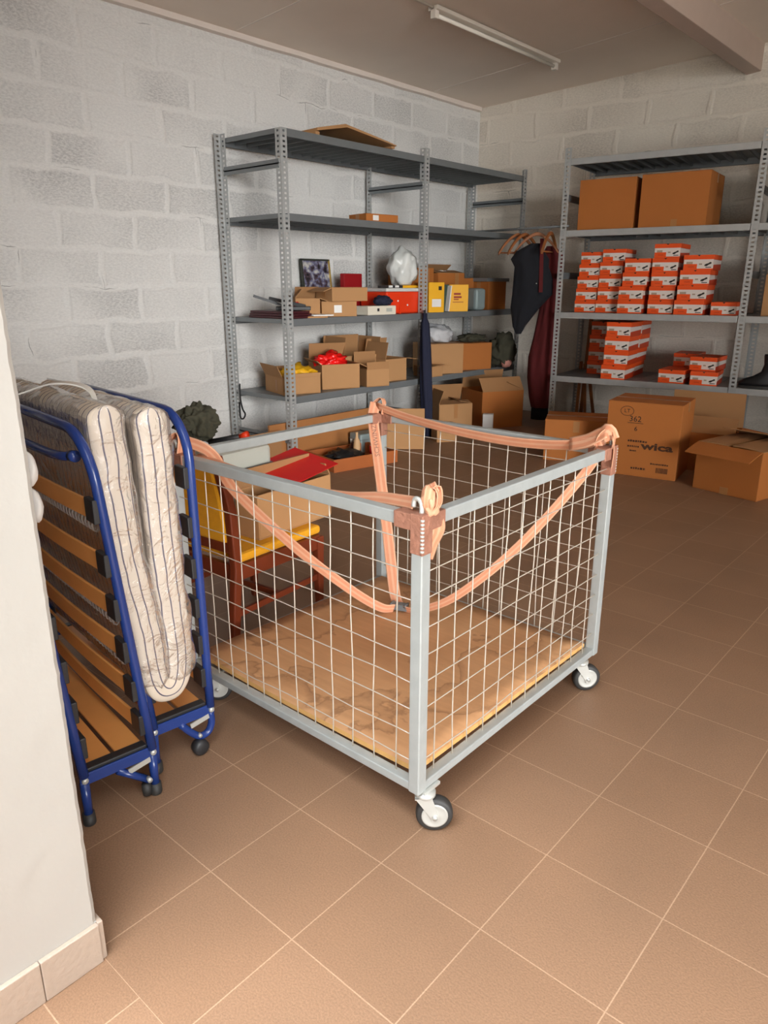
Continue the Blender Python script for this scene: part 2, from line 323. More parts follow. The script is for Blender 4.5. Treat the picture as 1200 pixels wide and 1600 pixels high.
# ------------------------------------------------------------------ mesh helpers
class MB:
    def __init__(s): s.v = []; s.f = []; s.m = []; s.smooth = []; s.uv = None
    def add(s, vs, fs, mi=0, sm=False, X=None):
        k = len(s.v)
        for p in vs:
            p = Vector(p)
            s.v.append(X @ p if X is not None else p)
        for f in fs:
            s.f.append([i + k for i in f]); s.m.append(mi); s.smooth.append(sm)
        return s
    def box(s, x0, x1, y0, y1, z0, z1, mi=0, X=None):
        vs = [(x0, y0, z0), (x1, y0, z0), (x1, y1, z0), (x0, y1, z0), (x0, y0, z1), (x1, y0, z1), (x1, y1, z1), (x0, y1, z1)]
        fs = [(0, 3, 2, 1), (4, 5, 6, 7), (0, 1, 5, 4), (1, 2, 6, 5), (2, 3, 7, 6), (3, 0, 4, 7)]
        return s.add(vs, fs, mi, False, X)
    def bar(s, a, b, wd, ht, mi=0, up=(0, 0, 1)):
        """rectangular bar from a to b: wd across, ht along up"""
        a, b = Vector(a), Vector(b); d = (b - a).normalized(); up = Vector(up)
        sx = d.cross(up).normalized(); u = sx.cross(d).normalized()
        vs = []
        for p in (a, b):
            for i, j in ((-1, -1), (1, -1), (1, 1), (-1, 1)): vs.append(p + sx * (i * wd / 2) + u * (j * ht / 2))
        fs = [(3, 2, 1, 0), (4, 5, 6, 7), (0, 1, 5, 4), (1, 2, 6, 5), (2, 3, 7, 6), (3, 0, 4, 7)]
        return s.add(vs, fs, mi)
    def tube(s, pts, r, seg=10, mi=0, closed=False, cap=True):
        pts = [Vector(p) for p in pts]; n = len(pts); vs = []; fs = []
        rs = r if isinstance(r, (list, tuple)) else [r] * n
        prev = None
        for i, p in enumerate(pts):
            a = pts[(i - 1) % n] if closed or i > 0 else p
            b = pts[(i + 1) % n] if closed or i < n - 1 else p
            t = (b - a).normalized()
            if prev is None:
                q = Vector((0, 0, 1)) if abs(t.z) < 0.9 else Vector((1, 0, 0))
                u = t.cross(q).normalized()
            else:
                u = (prev - t * prev.dot(t))
                u = u.normalized() if u.length > 1e-6 else t.orthogonal().normalized()
            prev = u; v = t.cross(u)
            for k in range(seg):
                an = 2 * math.pi * k / seg
                vs.append(p + (u * math.cos(an) + v * math.sin(an)) * rs[i])
        m = n if closed else n - 1
        for i in range(m):
            for k in range(seg):
                a = i * seg + k; b = i * seg + (k + 1) % seg; j = ((i + 1) % n) * seg
                fs.append((a, b, j + (k + 1) % seg, j + k))
        if cap and not closed:
            fs.append(list(range(seg))[::-1]); fs.append([(n - 1) * seg + k for k in range(seg)])
        return s.add(vs, fs, mi, True)
    def lathe(s, prof, seg=20, mi=0, X=None, sm=True):
        """prof: (r, z) list, about local z"""
        vs = []; fs = []
        for r, z in prof:
            for k in range(seg):
                a = 2 * math.pi * k / seg; vs.append((r * math.cos(a), r * math.sin(a), z))
        for i in range(len(prof) - 1):
            for k in range(seg):
                fs.append((i * seg + k, i * seg + (k + 1) % seg, (i + 1) * seg + (k + 1) % seg, (i + 1) * seg + k))
        fs.append(list(range(seg))[::-1]); fs.append([(len(prof) - 1) * seg + k for k in range(seg)])
        return s.add(vs, fs, mi, sm, X)
    def prism(s, poly, h, mi=0, X=None):
        n = len(poly)
        vs = [(p[0], p[1], 0) for p in poly] + [(p[0], p[1], h) for p in poly]
        fs = [list(range(n))[::-1], list(range(n, 2 * n))] + [(i, (i + 1) % n, n + (i + 1) % n, n + i) for i in range(n)]
        return s.add(vs, fs, mi, False, X)
    def loft(s, rings, mi=0, sm=True, cap=True):
        n = len(rings[0]); vs = [p for r in rings for p in r]; fs = []
        for i in range(len(rings) - 1):
            for k in range(n): fs.append((i * n + k, i * n + (k + 1) % n, (i + 1) * n + (k + 1) % n, (i + 1) * n + k))
        if cap:
            fs.append(list(range(n))[::-1]); fs.append([(len(rings) - 1) * n + k for k in range(n)])
        return s.add(vs, fs, mi, sm)
    def build(s, name, mats, parent=None, bevel=0.0, loc=None, rz=None, solid=0.0, sub=0):
        me = bpy.data.meshes.new(name)
        me.from_pydata([tuple(p) for p in s.v], [], s.f)
        for m in (mats if isinstance(mats, (list, tuple)) else [mats]): me.materials.append(m)
        me.polygons.foreach_set('material_index', s.m)
        me.polygons.foreach_set('use_smooth', s.smooth)
        me.update()
        o = bpy.data.objects.new(name, me); COL.objects.link(o)
        if parent is not None: o.parent = parent
        if loc is not None: o.location = loc
        if rz is not None: o.rotation_euler = (0, 0, rz)
        if solid:
            md = o.modifiers.new('solid', 'SOLIDIFY'); md.thickness = solid; md.offset = 0
        if bevel:
            md = o.modifiers.new('bevel', 'BEVEL'); md.width = bevel; md.segments = 2; md.limit_method = 'ANGLE'; md.angle_limit = R(40)
        if sub:
            md = o.modifiers.new('sub', 'SUBSURF'); md.levels = sub; md.render_levels = sub
        return o

def tag(o, label, cat, group=None):
    o['label'] = label; o['category'] = cat
    if group: o['group'] = group
    return o
def thing(name, label, cat, loc=(0, 0, 0), rz=0.0, group=None):
    o = bpy.data.objects.new(name, None); COL.objects.link(o)
    o.empty_display_size = 0.05; o.location = loc; o.rotation_euler = (0, 0, rz)
    return tag(o, label, cat, group)
def struct(o): o['kind'] = 'structure'; return o
def plabel(o, s): o['label'] = s; return o

def arc(c, r, a0, a1, n, plane):
    """points on an arc; plane = two axis vectors"""
    u, v = Vector(plane[0]), Vector(plane[1]); c = Vector(c)
    return [c + u * (r * math.cos(R(a0 + (a1 - a0) * i / n))) + v * (r * math.sin(R(a0 + (a1 - a0) * i / n))) for i in range(n + 1)]
def smooth_path(pts, n=8):
    """Catmull-Rom through the points"""
    P = [Vector(p) for p in pts]; out = []
    for i in range(len(P) - 1):
        a = P[i - 1] if i else P[0] * 2 - P[1]; b = P[i]; c = P[i + 1]; d = P[i + 2] if i + 2 < len(P) else P[-1] * 2 - P[-2]
        for k in range(n):
            t = k / n
            out.append(0.5 * ((2 * b) + (c - a) * t + (2 * a - 5 * b + 4 * c - d) * t * t + (3 * b - a - 3 * c + d) * t ** 3))
    out.append(P[-1]); return out

def blob(name, mats, center, radii, amp=0.25, freq=3.0, seed=0, parent=None, sub=4, flat=None):
    bm = bmesh.new(); bmesh.ops.create_icosphere(bm, subdivisions=sub, radius=1.0)
    for v in bm.verts:
        n = v.co.normalized()
        q = n * freq + Vector((seed * 7.3, seed * 1.7, seed * 3.1))
        k = 1 + amp * noise.noise(q) + amp * 0.5 * noise.noise(q * 2.3) + amp * 0.25 * noise.noise(q * 5.1)
        v.co = Vector((n.x * radii[0], n.y * radii[1], n.z * radii[2])) * k
        if flat is not None and v.co.z < flat: v.co.z = flat
    me = bpy.data.meshes.new(name); bm.to_mesh(me); bm.free()
    for p in me.polygons: p.use_smooth = True
    me.materials.append(mats)
    o = bpy.data.objects.new(name, me); COL.objects.link(o); o.location = center
    if parent is not None: o.parent = parent
    return o

def text_mesh(name, s, size, m, parent, X, depth=0.0004, align='CENTER', bold=0.0):
    cu = bpy.data.curves.new(name, 'FONT'); cu.body = s; cu.size = size; cu.align_x = align; cu.extrude = depth; cu.offset = size * bold; cu.resolution_u = 2
    t = bpy.data.objects.new(name, cu); COL.objects.link(t)
    dg = bpy.context.evaluated_depsgraph_get(); dg.update()
    me = bpy.data.meshes.new_from_object(t.evaluated_get(dg)); bpy.data.objects.remove(t)
    me.materials.clear(); me.materials.append(m)
    me.transform(X)
    o = bpy.data.objects.new(name, me); COL.objects.link(o); o.parent = parent
    return o
# text upright on a face looking along -y (readable from -y side)
def face_my(x, y, z): return Matrix.Translation((x, y, z)) @ Matrix.Rotation(R(90), 4, 'X')
def face_px(x, y, z): return Matrix.Translation((x, y, z)) @ Matrix.Rotation(R(90), 4, 'Z') @ Matrix.Rotation(R(90), 4, 'X')

def dup(root):
    r = root.copy(); COL.objects.link(r)
    for ch in root.children:
        c = ch.copy(); COL.objects.link(c); c.parent = r
        for g in ch.children:
            d = g.copy(); COL.objects.link(d); d.parent = c
    return r

# ------------------------------------------------------------------ room shell
def quadplane(name, m, x0, x1, y0, y1, z, thick):
    return struct(MB().box(x0, x1, y0, y1, z - thick, z).build(name, m))
YF, YO = -0.30, -0.62          # inside and outside faces of the front wall
XJ = 0.325                     # door jamb
quadplane('floor', M['tile'], -3.7, 10.9, YF, 8.6, 0, 0.1)
quadplane('floor_doorway', M['tile_door'], XJ, 10.6, -1.3, YF, 0, 0.1)
struct(MB().box(-6, 20, -14, -1.3, -0.1, 0).build('floor_outside', M['outdoor']))
wl = struct(MB().box(-3.665, -3.465, YO, 6.9, 0, 3.25).build('wall_left', M['wall_left']))
A6 = R(6)
wb = struct(MB().box(-0.2, 14.8, 0, 0.2, 0, 4.4).build('wall_back', M['wall_back'], loc=(-3.465, 6.525, 0), rz=A6))
struct(MB().box(10.6, 10.8, YO, 8.3, 0, 4.4).build('wall_right', M['concrete']))
def ceil_z(x): return 3.2085 + 0.066 * (x + 3.465)
cm = MB()
x0, x1 = -3.7, 10.9
cm.add([(x0, YO, ceil_z(x0)), (x1, YO, ceil_z(x1)), (x1, 8.6, ceil_z(x1)), (x0, 8.6, ceil_z(x0)),
        (x0, YO, ceil_z(x0) + 0.15), (x1, YO, ceil_z(x1) + 0.15), (x1, 8.6, ceil_z(x1) + 0.15), (x0, 8.6, ceil_z(x0) + 0.15)],
       [(0, 1, 2, 3), (7, 6, 5, 4), (0, 4, 5, 1), (1, 5, 6, 2), (2, 6, 7, 3), (3, 7, 4, 0)])
struct(cm.build('ceiling', M['ceiling']))
# thin seams in the ceiling boards
cs = MB()
for y in (5.62, 3.2):
    cs.bar((-3.4, y, ceil_z(-3.4) - 0.001), (10.4, y, ceil_z(10.4) - 0.001), 0.012, 0.003)
struct(cs.build('ceiling_seam', M['trim']))
# plaster strip along the top of the left wall
tm = MB(); n = 60
for i in range(n):
    ya, yb = -0.3 + 6.8 * i / n, -0.3 + 6.8 * (i + 1) / n
    d0 = 0.008 * noise.noise(Vector((ya * 3, 0, 0))); d1 = 0.008 * noise.noise(Vector((yb * 3, 0, 0)))
    k = len(tm.v)
    tm.add([(-3.47, ya, 3.165 + d0), (-3.425, ya, 3.172 + d0), (-3.425, ya, 3.215), (-3.47, yb, 3.165 + d1), (-3.425, yb, 3.172 + d1), (-3.425, yb, 3.215)],
           [(0, 3, 4, 1), (1, 4, 5, 2)])
struct(tm.build('trim_1', M['trim']))
# front wall: left part ends at the rough door jamb, then lintel and right part
fw = MB(); nz_ = 260
rows = []
for i in range(nz_ + 1):
    z = 0.10 + 2.90 * i / nz_
    j1 = 0.003 * noise.noise(Vector((0, 0, z * 4))) + 0.0015 * noise.noise(Vector((3, 0, z * 31)))
    j2 = j1 + 0.0022 * max(0.0, noise.noise(Vector((9, 0, z * 70))) - 0.15)
    rows.append([(-3.6, YF, z), (XJ - 0.02 + j1 * 0.5, YF + j1, z), (XJ - 0.005, YF - 0.002 + j2, z), (XJ, YF - 0.010 + j2, z), (XJ, YO, z), (-3.6, YO, z)])
fw.loft(rows, sm=False)
fw.box(-3.6, XJ, YO, YF - 0.003, 0, 0.10)
struct(fw.build('wall_front', M['plain_white']))
struct(MB().box(-3.6, 10.8, YO, YF, 3.0, 4.4).build('wall_front_lintel', M['concrete']))
struct(MB().box(10.4, 10.8, YO, YF, 0, 3.0).build('wall_front_right', M['concrete']))  # unseen opening stretched this far right to let low light reach the left wall
# unseen wall added outside to keep the low sun off the door jamb
struct(MB().box(2.65, 2.85, -2.5, -0.85, 0, 2.9).build('wall_light_block', M['plain_white']))
# skirting tiles on the jamb
sk = MB()
sk.box(XJ, XJ + 0.012, -0.428, YF - 0.004, 0, 0.10); sk.box(XJ, XJ + 0.012, YO - 0.02, -0.4293, 0, 0.10)
struct(sk.build('baseboard_jamb', M['skirting'], bevel=0.002))
sk = MB(); sk.box(XJ - 0.05, XJ + 0.006, YF - 0.004, YF + 0.008, 0, 0.099)
struct(sk.build('baseboard_front', M['skirting'], bevel=0.002))
# boxed beam under the ceiling
bmz = MB(); bx0, bx1 = -0.835, -0.715
bmz.add([(bx0, -0.3, 3.16), (bx1, -0.3, 3.175), (bx1, -0.3, 3.42), (bx0, -0.3, 3.42), (bx0, 6.85, 3.16), (bx1, 6.85, 3.175), (bx1, 6.85, 3.42), (bx0, 6.85, 3.42)],
        [(0, 1, 2, 3), (7, 6, 5, 4), (0, 4, 5, 1), (1, 5, 6, 2), (2, 6, 7, 3), (3, 7, 4, 0)])
struct(bmz.build('ceiling_beam', M['beam'], bevel=0.004))

# ------------------------------------------------------------------ strip light
lamp = thing('strip_light', 'white fluorescent strip light fixed along the ceiling', 'lamp', (-2.13, 3.95, ceil_z(-2.13)))
MB().box(-0.045, 0.045, 0, 1.79, -0.037, -0.008).build('housing', M['lamp_white'], lamp, bevel=0.006)
MB().tube([(0, 0.03, -0.06), (0, 1.76, -0.06)], 0.014, 12).build('fluorescent_tube', M['tube_glass'], lamp)
for y in (0.0, 1.745): MB().box(-0.024, 0.024, y, y + 0.045, -0.088, -0.02).build('lamp_holder', M['lamp_white'], lamp, bevel=0.005)
MB().tube([(0.0, 0.0, -0.018), (0.0, -1.6, -0.018)], 0.011, 8).build('conduit', M['lamp_white'], lamp)

# ------------------------------------------------------------------ shelving
LEV = (2.452, 1.89, 1.14, 0.548)       # deck tops
def punched(mb, p, du, length, wface, pitch=0.034):
    """strip face starting at p, width along du, running up z, with a slot in every pitch"""
    p = Vector(p); du = Vector(du).normalized()
    us = (0.0, wface * 0.30, wface * 0.70, wface); nrow = int(length / pitch)
    for i in range(nrow):
        z0 = i * pitch; zs = (z0, z0 + pitch * 0.26, z0 + pitch * 0.70, z0 + pitch)
        for a in range(3):
            for b in range(3):
                if a == 1 and b == 1: continue
                sh = (0.0, 0.0)
                q = [p + du * us[a] + Vector((0, 0, zs[b])), p + du * us[a + 1] + Vector((0, 0, zs[b])), p + du * us[a + 1] + Vector((0, 0, zs[b + 1])), p + du * us[a] + Vector((0, 0, zs[b + 1]))]
                mb.add(q, [(0, 1, 2, 3)])
    return nrow * pitch
def upright(root, x, y, sx, sy, H):
    """steel angle, its corner at x,y; flanges along sx*x and sy*y, both punched with slots"""
    mb = MB(); wf = 0.058
    punched(mb, (x, y, 0), (sx, 0, 0), H, wf); punched(mb, (x, y, 0), (0, sy, 0), H, wf)
    o = mb.build('upright', M['galv'], root, solid=0.003)
    return o
def shelving(name, label, loc, rz, bays, depth, levels, H, ties):
    root = thing(name, label, 'shelf', loc, rz, 'metal shelving units')
    xs = [0.0]
    for b in bays: xs.append(xs[-1] + b)
    for i, x in enumerate(xs):
        for y, sy in ((0.0, 1), (depth, -1)):
            sx = (1 if y == 0 else -1) if i == 0 else (-1 if i == len(xs) - 1 else 1)
            upright(root, x, y, sx, sy, H[i] if y == 0 else H[i] + 0.03)
        for z in ties:
            mb = MB(); mb.box(x - 0.004, x + 0.004, 0.03, depth - 0.03, z - 0.03, z + 0.03); mb.box(x - 0.004, x + 0.012, 0.03, depth - 0.03, z - 0.005, z + 0.004)
            mb.build('side_tie', M['galv_dark'], root)
    for i in range(len(bays)):
        a, b = xs[i] + 0.005, xs[i + 1] - 0.005
        for z in levels:
            mb = MB(); npan = max(6, int((b - a) / 0.11)); pw = (b - a) / npan
            for k in range(npan):
                u0, u1 = a + k * pw + 0.002, a + (k + 1) * pw - 0.002
                mb.box(u0, u1, 0.02, depth - 0.02, z - 0.004, z - 0.001)
                mb.box(u0, u0 + 0.004, 0.02, depth - 0.02, z - 0.034, z - 0.004)
                mb.box(u1 - 0.004, u1, 0.02, depth - 0.02, z - 0.034, z - 0.004)
            mb.build('shelf_deck', M['galv_dark'], root)
            for y in (0.006, depth - 0.024):
                m2 = MB(); m2.box(a + 0.002, b - 0.002, y, y + 0.018, z - 0.055, z)
                m2.box(a + 0.002, b - 0.002, y - 0.004, y + 0.022, z - 0.055, z - 0.049)
                m2.build('shelf_beam', M['galv'] if y < 0.1 and label.startswith('grey metal shelving unit on the back') else M['galv_dark'], root, bevel=0.003)
    return root
# along the left wall: local x runs along world +y, local y to the wall (-x)
SL = shelving('shelving_unit', 'grey metal shelving unit along the left wall holding mixed cartons', (-2.722, 2.99, 0), R(90), (1.65, 1.69), 0.69,
              LEV, (2.46, 2.53, 2.53), (2.22, 0.21))
# against the back wall
ANG = R(7.5); RO = Vector((-1.93, 5.65, 0))
SR = shelving('shelving_unit', 'grey metal shelving unit on the back wall holding orange shoeboxes', tuple(RO), ANG, (1.60, 1.60), 0.84,
              (2.462, 1.862, 1.14, 0.548), (2.56, 2.56, 2.5), (2.15, 1.47))
def rs(x, y, z=0.0):
    c, s = math.cos(ANG), math.sin(ANG)
    return (RO.x + x * c - y * s, RO.y + x * s + y * c, z)

# ------------------------------------------------------------------ cartons
def carton(name, label, loc, rz, W_, D_, H_, flaps=None, closed=False, m='card', tape=(), group=None, t=0.006, cat='box', sag=0.0):
    """W_ along local x, D_ along local y; origin at the bottom centre"""
    root = thing(name, label, cat, loc, rz, group)
    mb = MB(); x, y = W_ / 2, D_ / 2
    if closed:
        mb.box(-x, x, -y, y, 0, H_)
    else:
        mb.box(-x, x, -y, y, 0, t)
        mb.box(-x, x, -y, -y + t, t, H_); mb.box(-x, x, y - t, y, t, H_)
        mb.box(-x, -x + t, -y + t, y - t, t, H_); mb.box(x - t, x, -y + t, y - t, t, H_)
    mb.build('carton_body', M[m], root, bevel=0.003)
    if closed:
        for s in (-1, 1):
            f = MB(); f.box(-x, x, min(s * 0.0015, s * y), max(s * 0.0015, s * y), H_, H_ + 0.004); f.build('flap', M[m], root)
        tp = MB(); tp.box(-x - 0.0008, x + 0.0008, -0.025, 0.025, H_ + 0.004, H_ + 0.0048)
        tp.box(-x - 0.0012, -x, -0.025, 0.025, H_ - 0.07, H_ + 0.0048); tp.box(x, x + 0.0012, -0.025, 0.025, H_ - 0.07, H_ + 0.0048)
        tp.build('tape', M['tape'], root)
    for side, val in (flaps or {}).items():
        ang, ln = val
        if side in ('y-', 'y+'):
            s = -1 if side == 'y-' else 1; n = Vector((0, s, 0)); a, b = Vector((-x, s * y, H_)), Vector((x, s * y, H_))
        else:
            s = -1 if side == 'x-' else 1; n = Vector((s, 0, 0)); a, b = Vector((s * x, -y, H_)), Vector((s * x, y, H_))
        d = -n * math.cos(R(ang)) + Vector((0, 0, 1)) * math.sin(R(ang))
        e = (b - a).normalized(); nn = e.cross(d).normalized() * (t * 0.45)
        f = MB(); sk_ = e * (0.012 * random.uniform(-1, 1))
        segs = 3; ring = []
        for i in range(segs + 1):
            k = i / segs; bend = Vector((0, 0, -sag * k * k * ln))
            ca, cb = a + e * 0.004 + d * (ln * k) + sk_ * k + bend, b - e * 0.004 + d * (ln * k) + sk_ * k + bend
            ring.append([ca + nn, cb + nn, cb - nn, ca - nn])
        f.loft(ring, sm=False); f.build('flap', M['card_in' if 90 > ang else m], root)
    for (face, u, z0, z1, wdt) in tape:
        tp = MB()
        if face == 'y-': tp.box(u - wdt / 2, u + wdt / 2, -y - 0.001, -y, z0, z1)
        if face == 'x+': tp.box(x, x + 0.001, u - wdt / 2, u + wdt / 2, z0, z1)
        if face == 'x-': tp.box(-x - 0.001, -x, u - wdt / 2, u + wdt / 2, z0, z1)
        tp.build('tape', M['tape'], root)
    return root
def patch(root, name, m, x0, x1, y, z0, z1, t=0.0012):
    """label on the -y face"""
    return MB().box(x0, x1, y - t, y, z0, z1).build(name, m, root)
def patch_x(root, name, m, x, y0, y1, z0, z1, t=0.0012):
    return MB().box(x, x + t, y0, y1, z0, z1).build(name, m, root)
def scribble(root, name, m, rows, pf):
    """rows of short print strokes; pf(u,v0,v1..) places a bar"""
    mb = MB()
    for (u0, u1, v, h) in rows:
        u = u0
        while u < u1:
            wd = random.uniform(0.5, 1.1) * h; pf(mb, u, min(u1, u + wd), v, v + h * random.uniform(0.75, 1.0)); u += wd + h * 0.3
    return mb.build(name, m, root)

# ------------------------------------------------------------------ shoeboxes
def shoebox_proto(W_, D_, H_):
    root = bpy.data.objects.new('shoebox', None); COL.objects.link(root); root.empty_display_size = 0.03
    mats = [M['orange'], M['sb_white'], M['sb_grey'], M['ink'], M['sb_side']]
    x = W_ / 2; hb = H_ * 0.985
    mb = MB(); mb.box(-x + 0.003, x - 0.003, 0.003, D_ - 0.003, 0, hb, 4)
    lz = H_ * 0.70
    f = -0.0002 + 0.003
    def q(x0, x1, z0, z1, mi, dy): mb.add([(x0, f - dy, z0), (x1, f - dy, z0), (x1, f - dy, z1), (x0, f - dy, z1)], [(0, 1, 2, 3)], mi)
    q(-x + 0.003, x - 0.003, 0, H_ * 0.10, 0, 0.0004)
    q(-x + 0.003, x - 0.003, H_ * 0.06, lz, 1, 0.0003)
    q(-x + 0.003, -x + W_ * 0.46, H_ * 0.03, H_ * 0.40, 0, 0.0007)
    q(-x + W_ * 0.10, -x + W_ * 0.31, H_ * 0.40, H_ * 0.55, 2, 0.0009)
    q(-x + W_ * 0.16, -x + W_ * 0.36, H_ * 0.19, H_ * 0.235, 4, 0.0010)
    q(-x + W_ * 0.52, -x + W_ * 0.62, H_ * 0.34, H_ * 0.44, 2, 0.0008)
    # small black shoe mark and the line of print under it
    sx, sz, k = -x + W_ * 0.70, H_ * 0.25, W_ * 0.22
    shoe = [(0, 0.05), (0.35, 0.0), (0.62, 0.35), (1.0, 0.62), (1.0, 0.95), (0.80, 1.0), (0.55, 0.72), (0.20, 0.55), (0.0, 0.32)]
    mb.add([(sx + p[0] * k, f - 0.001, sz + p[1] * k * 0.62) for p in shoe], [tuple(range(len(shoe)))], 3)
    q(-x + W_ * 0.74, -x + W_ * 0.93, H_ * 0.15, H_ * 0.20, 3, 0.001)
    # pale sweep along the long sides
    for s in (-1, 1):
        X_ = s * (x - 0.003 + 0.0004)
        pts = [(X_, 0.003, H_ * 0.34), (X_, D_ - 0.003, H_ * 0.42), (X_, D_ - 0.003, H_ * 0.66), (X_, 0.003, H_ * 0.68)]
        mb.add(pts if s > 0 else pts[::-1], [(0, 1, 2, 3)], 1)
    mb.build('shoebox_body', mats, root)
    l = MB(); l.box(-x, x, 0, D_, H_ * 0.70, H_)
    l.add([(-0.012, -0.0006, H_), (0.012, -0.0006, H_), (0, -0.0006, H_ - 0.012)], [(0, 2, 1)], 1)
    l.build('lid', [M['orange'], M['ink']], root, bevel=0.0015)
    return root
ORD = ['bottom', 'second', 'third', 'fourth', 'fifth']
def pos_words(i, n):
    return 'topmost' if i == n - 1 else ('lowest' if i == 0 else '%s from the bottom' % ORD[i])
PROTO = {}
def shoebox(size, x, y, z, tilt, label, group):
    if size not in PROTO:
        o = PROTO[size] = shoebox_proto(*size)
    else: o = dup(PROTO[size])
    o.location = rs(x, y, z); o.rotation_euler = (0, 0, ANG + tilt)
    return tag(o, label, 'shoebox', group)
cols = [  # left edge, y, size, count, where
    (0.130, 0.17, (0.205, 0.33, 0.107), 5, 'first stack from left, upper shelf'),
    (0.338, 0.15, (0.210, 0.33, 0.111), 5, 'second stack from left, upper shelf'),
    (0.560, 0.07, (0.222, 0.33, 0.117), 4, 'third stack from left, upper shelf'),
    (0.822, 0.08, (0.222, 0.33, 0.117), 5, 'fourth stack from left, upper shelf'),
    (1.060, 0.04, (0.245, 0.33, 0.122), 4, 'fifth, widest stack, upper shelf'),
]
for cx, cy, sz, n, where in cols:
    z = 1.14
    for i in range(n):
        dx = random.uniform(-0.008, 0.008) + (0.012 * i if cx in (0.56, 1.06) else 0.006 * i)
        lab = 'orange shoebox, %s in the %s' % (pos_words(i, n), where)
        shoebox(sz, cx + sz[0] / 2 + dx, cy + random.uniform(-0.01, 0.01), z, R(random.uniform(-1.2, 1.2)), lab, 'shoeboxes on the upper shelf')
        z += sz[2] + 0.0008
shoebox((0.205, 0.33, 0.107), 1.355 + 0.105, 0.09, 1.14, R(1), 'single orange and white shoebox standing alone at the right end of its shelf', 'shoeboxes on the upper shelf')
for (cx, cy, sz, n, where) in [
    (0.478, 0.03, (0.225, 0.33, 0.128), 4, 'front stack, lowest shelf'),
    (0.470, 0.40, (0.225, 0.33, 0.128), 4, 'rear stack behind it, lowest shelf'),
    (0.225, 0.36, (0.225, 0.33, 0.124), 4, 'far left stack, lowest shelf')]:
    z = 0.548
    for i in range(n):
        lab = 'orange shoebox, %s in the %s' % (pos_words(i, n), where)
        shoebox(sz, cx + sz[0] / 2 + random.uniform(-0.006, 0.006) + 0.008 * i, cy + random.uniform(-0.012, 0.012), z, R(random.uniform(-1.5, 1.5)), lab, 'shoeboxes on the lowest shelf')
        z += sz[2] + 0.0008
S3 = (0.225, 0.33, 0.117)
G3 = 'shoeboxes on the lowest shelf'
shoebox(S3, 1.11, 0.03, 0.548, R(-2), 'orange shoebox on the lowest shelf, front of the two right hand pairs', G3)
shoebox(S3, 1.14, 0.40, 0.548, R(1), 'orange shoebox on the lowest shelf, hidden under the set back one', G3)
shoebox(S3, 1.15, 0.38, 0.666, R(2), 'orange shoebox on the lowest shelf, set back upper one of the right hand pairs', G3)
shoebox(S3, 1.385, 0.02, 0.548, R(2), 'orange shoebox on the lowest shelf, lower one of the pair beside the upright', G3)
shoebox(S3, 1.350, 0.10, 0.666, R(-5), 'orange shoebox on the lowest shelf, upper one of the pair beside the upright', G3)

# ------------------------------------------------------------------ big cartons on the back shelving
carton('cardboard_carton', 'large plain brown carton, left of the two on the back shelving', rs(0.375, 0.33, 1.862), ANG + R(1), 0.50, 0.50, 0.42, closed=True, m='card_dim')
carton('cardboard_carton', 'large plain brown carton, right of the two on the back shelving', rs(0.965, 0.32, 1.862), ANG + R(-1), 0.56, 0.52, 0.425, closed=True, m='card_dim', tape=(('y-', 0.02, 0.0, 0.06, 0.05),))
carton('cardboard_carton', 'pale brown carton on the back shelving right of the shoeboxes', rs(1.93, 0.30, 1.14), ANG, 0.36, 0.40, 0.33, m='card', flaps={'y-': (12, 0.12), 'y+': (60, 0.15)})
for i, z in enumerate((1.862, 2.09)):
    b_ = thing('dark_box', ('lower' if i == 0 else 'upper') + ' black box with white label at right edge, top bay of the back shelving', 'box', rs(1.90, 0.08, z), ANG, 'black boxes at the right edge')
    MB().box(-0.16, 0.16, 0, 0.34, 0, 0.22).build('carton_body', M['black_plastic'], b_, bevel=0.004)
    patch(b_, 'paper_label', M['white_paper'], -0.10, 0.06, 0, 0.03, 0.13)
def boot(label, loc, rz):
    r = thing('boot', label, 'boots', loc, rz, 'black boots on the shelf')
    mb = MB(); rings = []
    def ring(z, cx, rx, ry): return [(cx + rx * math.cos(2 * math.pi * k / 16), ry * math.sin(2 * math.pi * k / 16), z) for k in range(16)]
    for z, cx, rx, ry in [(0.02, -0.055, 0.15, 0.05), (0.045, -0.055, 0.15, 0.052), (0.075, -0.04, 0.13, 0.05), (0.10, -0.01, 0.09, 0.047), (0.14, 0.02, 0.06, 0.045), (0.20, 0.03, 0.055, 0.046), (0.27, 0.028, 0.062, 0.052), (0.285, 0.028, 0.06, 0.05)]: rings.append(ring(z, cx, rx, ry))
    mb.loft(rings); mb.build('boot_upper', M['leather'], r)
    s = MB(); s.loft([ring(0.0, -0.055, 0.152, 0.053), ring(0.022, -0.055, 0.154, 0.055)], sm=False); s.build('sole', M['rubber'], r)
    return r
boot('black leather boot, the one standing nearest the shelf edge', rs(1.86, 0.10, 0.548), ANG)
boot('black leather boot standing just behind the other boot', rs(1.90, 0.24, 0.548), ANG + R(8))

# wooden offcuts leaning behind the back shelving
for k, (x, w_, h, lean) in enumerate([(0.04, 0.03, 0.62, 0.10), (0.08, 0.028, 0.60, 0.16), (0.12, 0.03, 0.57, 0.22)]):
    b = MB(); b.bar(rs(x + lean, 0.42, 0.003), rs(x, 0.74, h), w_, 0.016, up=(0, 1, 0))
    tag(b.build('wooden_plank', M['hanger']), 'short brown wooden plank leaning under the back shelving, %s of three' % ['leftmost', 'middle', 'rightmost'][k], 'plank', 'short wooden planks')
b = MB(); b.bar(rs(0.06, 0.79, 0.003), rs(0.09, 0.80, 1.08), 0.035, 0.018, up=(0, 1, 0))
tag(b.build('wooden_stick', M['hanger']), 'tall thin wooden batten standing behind the rear upright', 'plank')

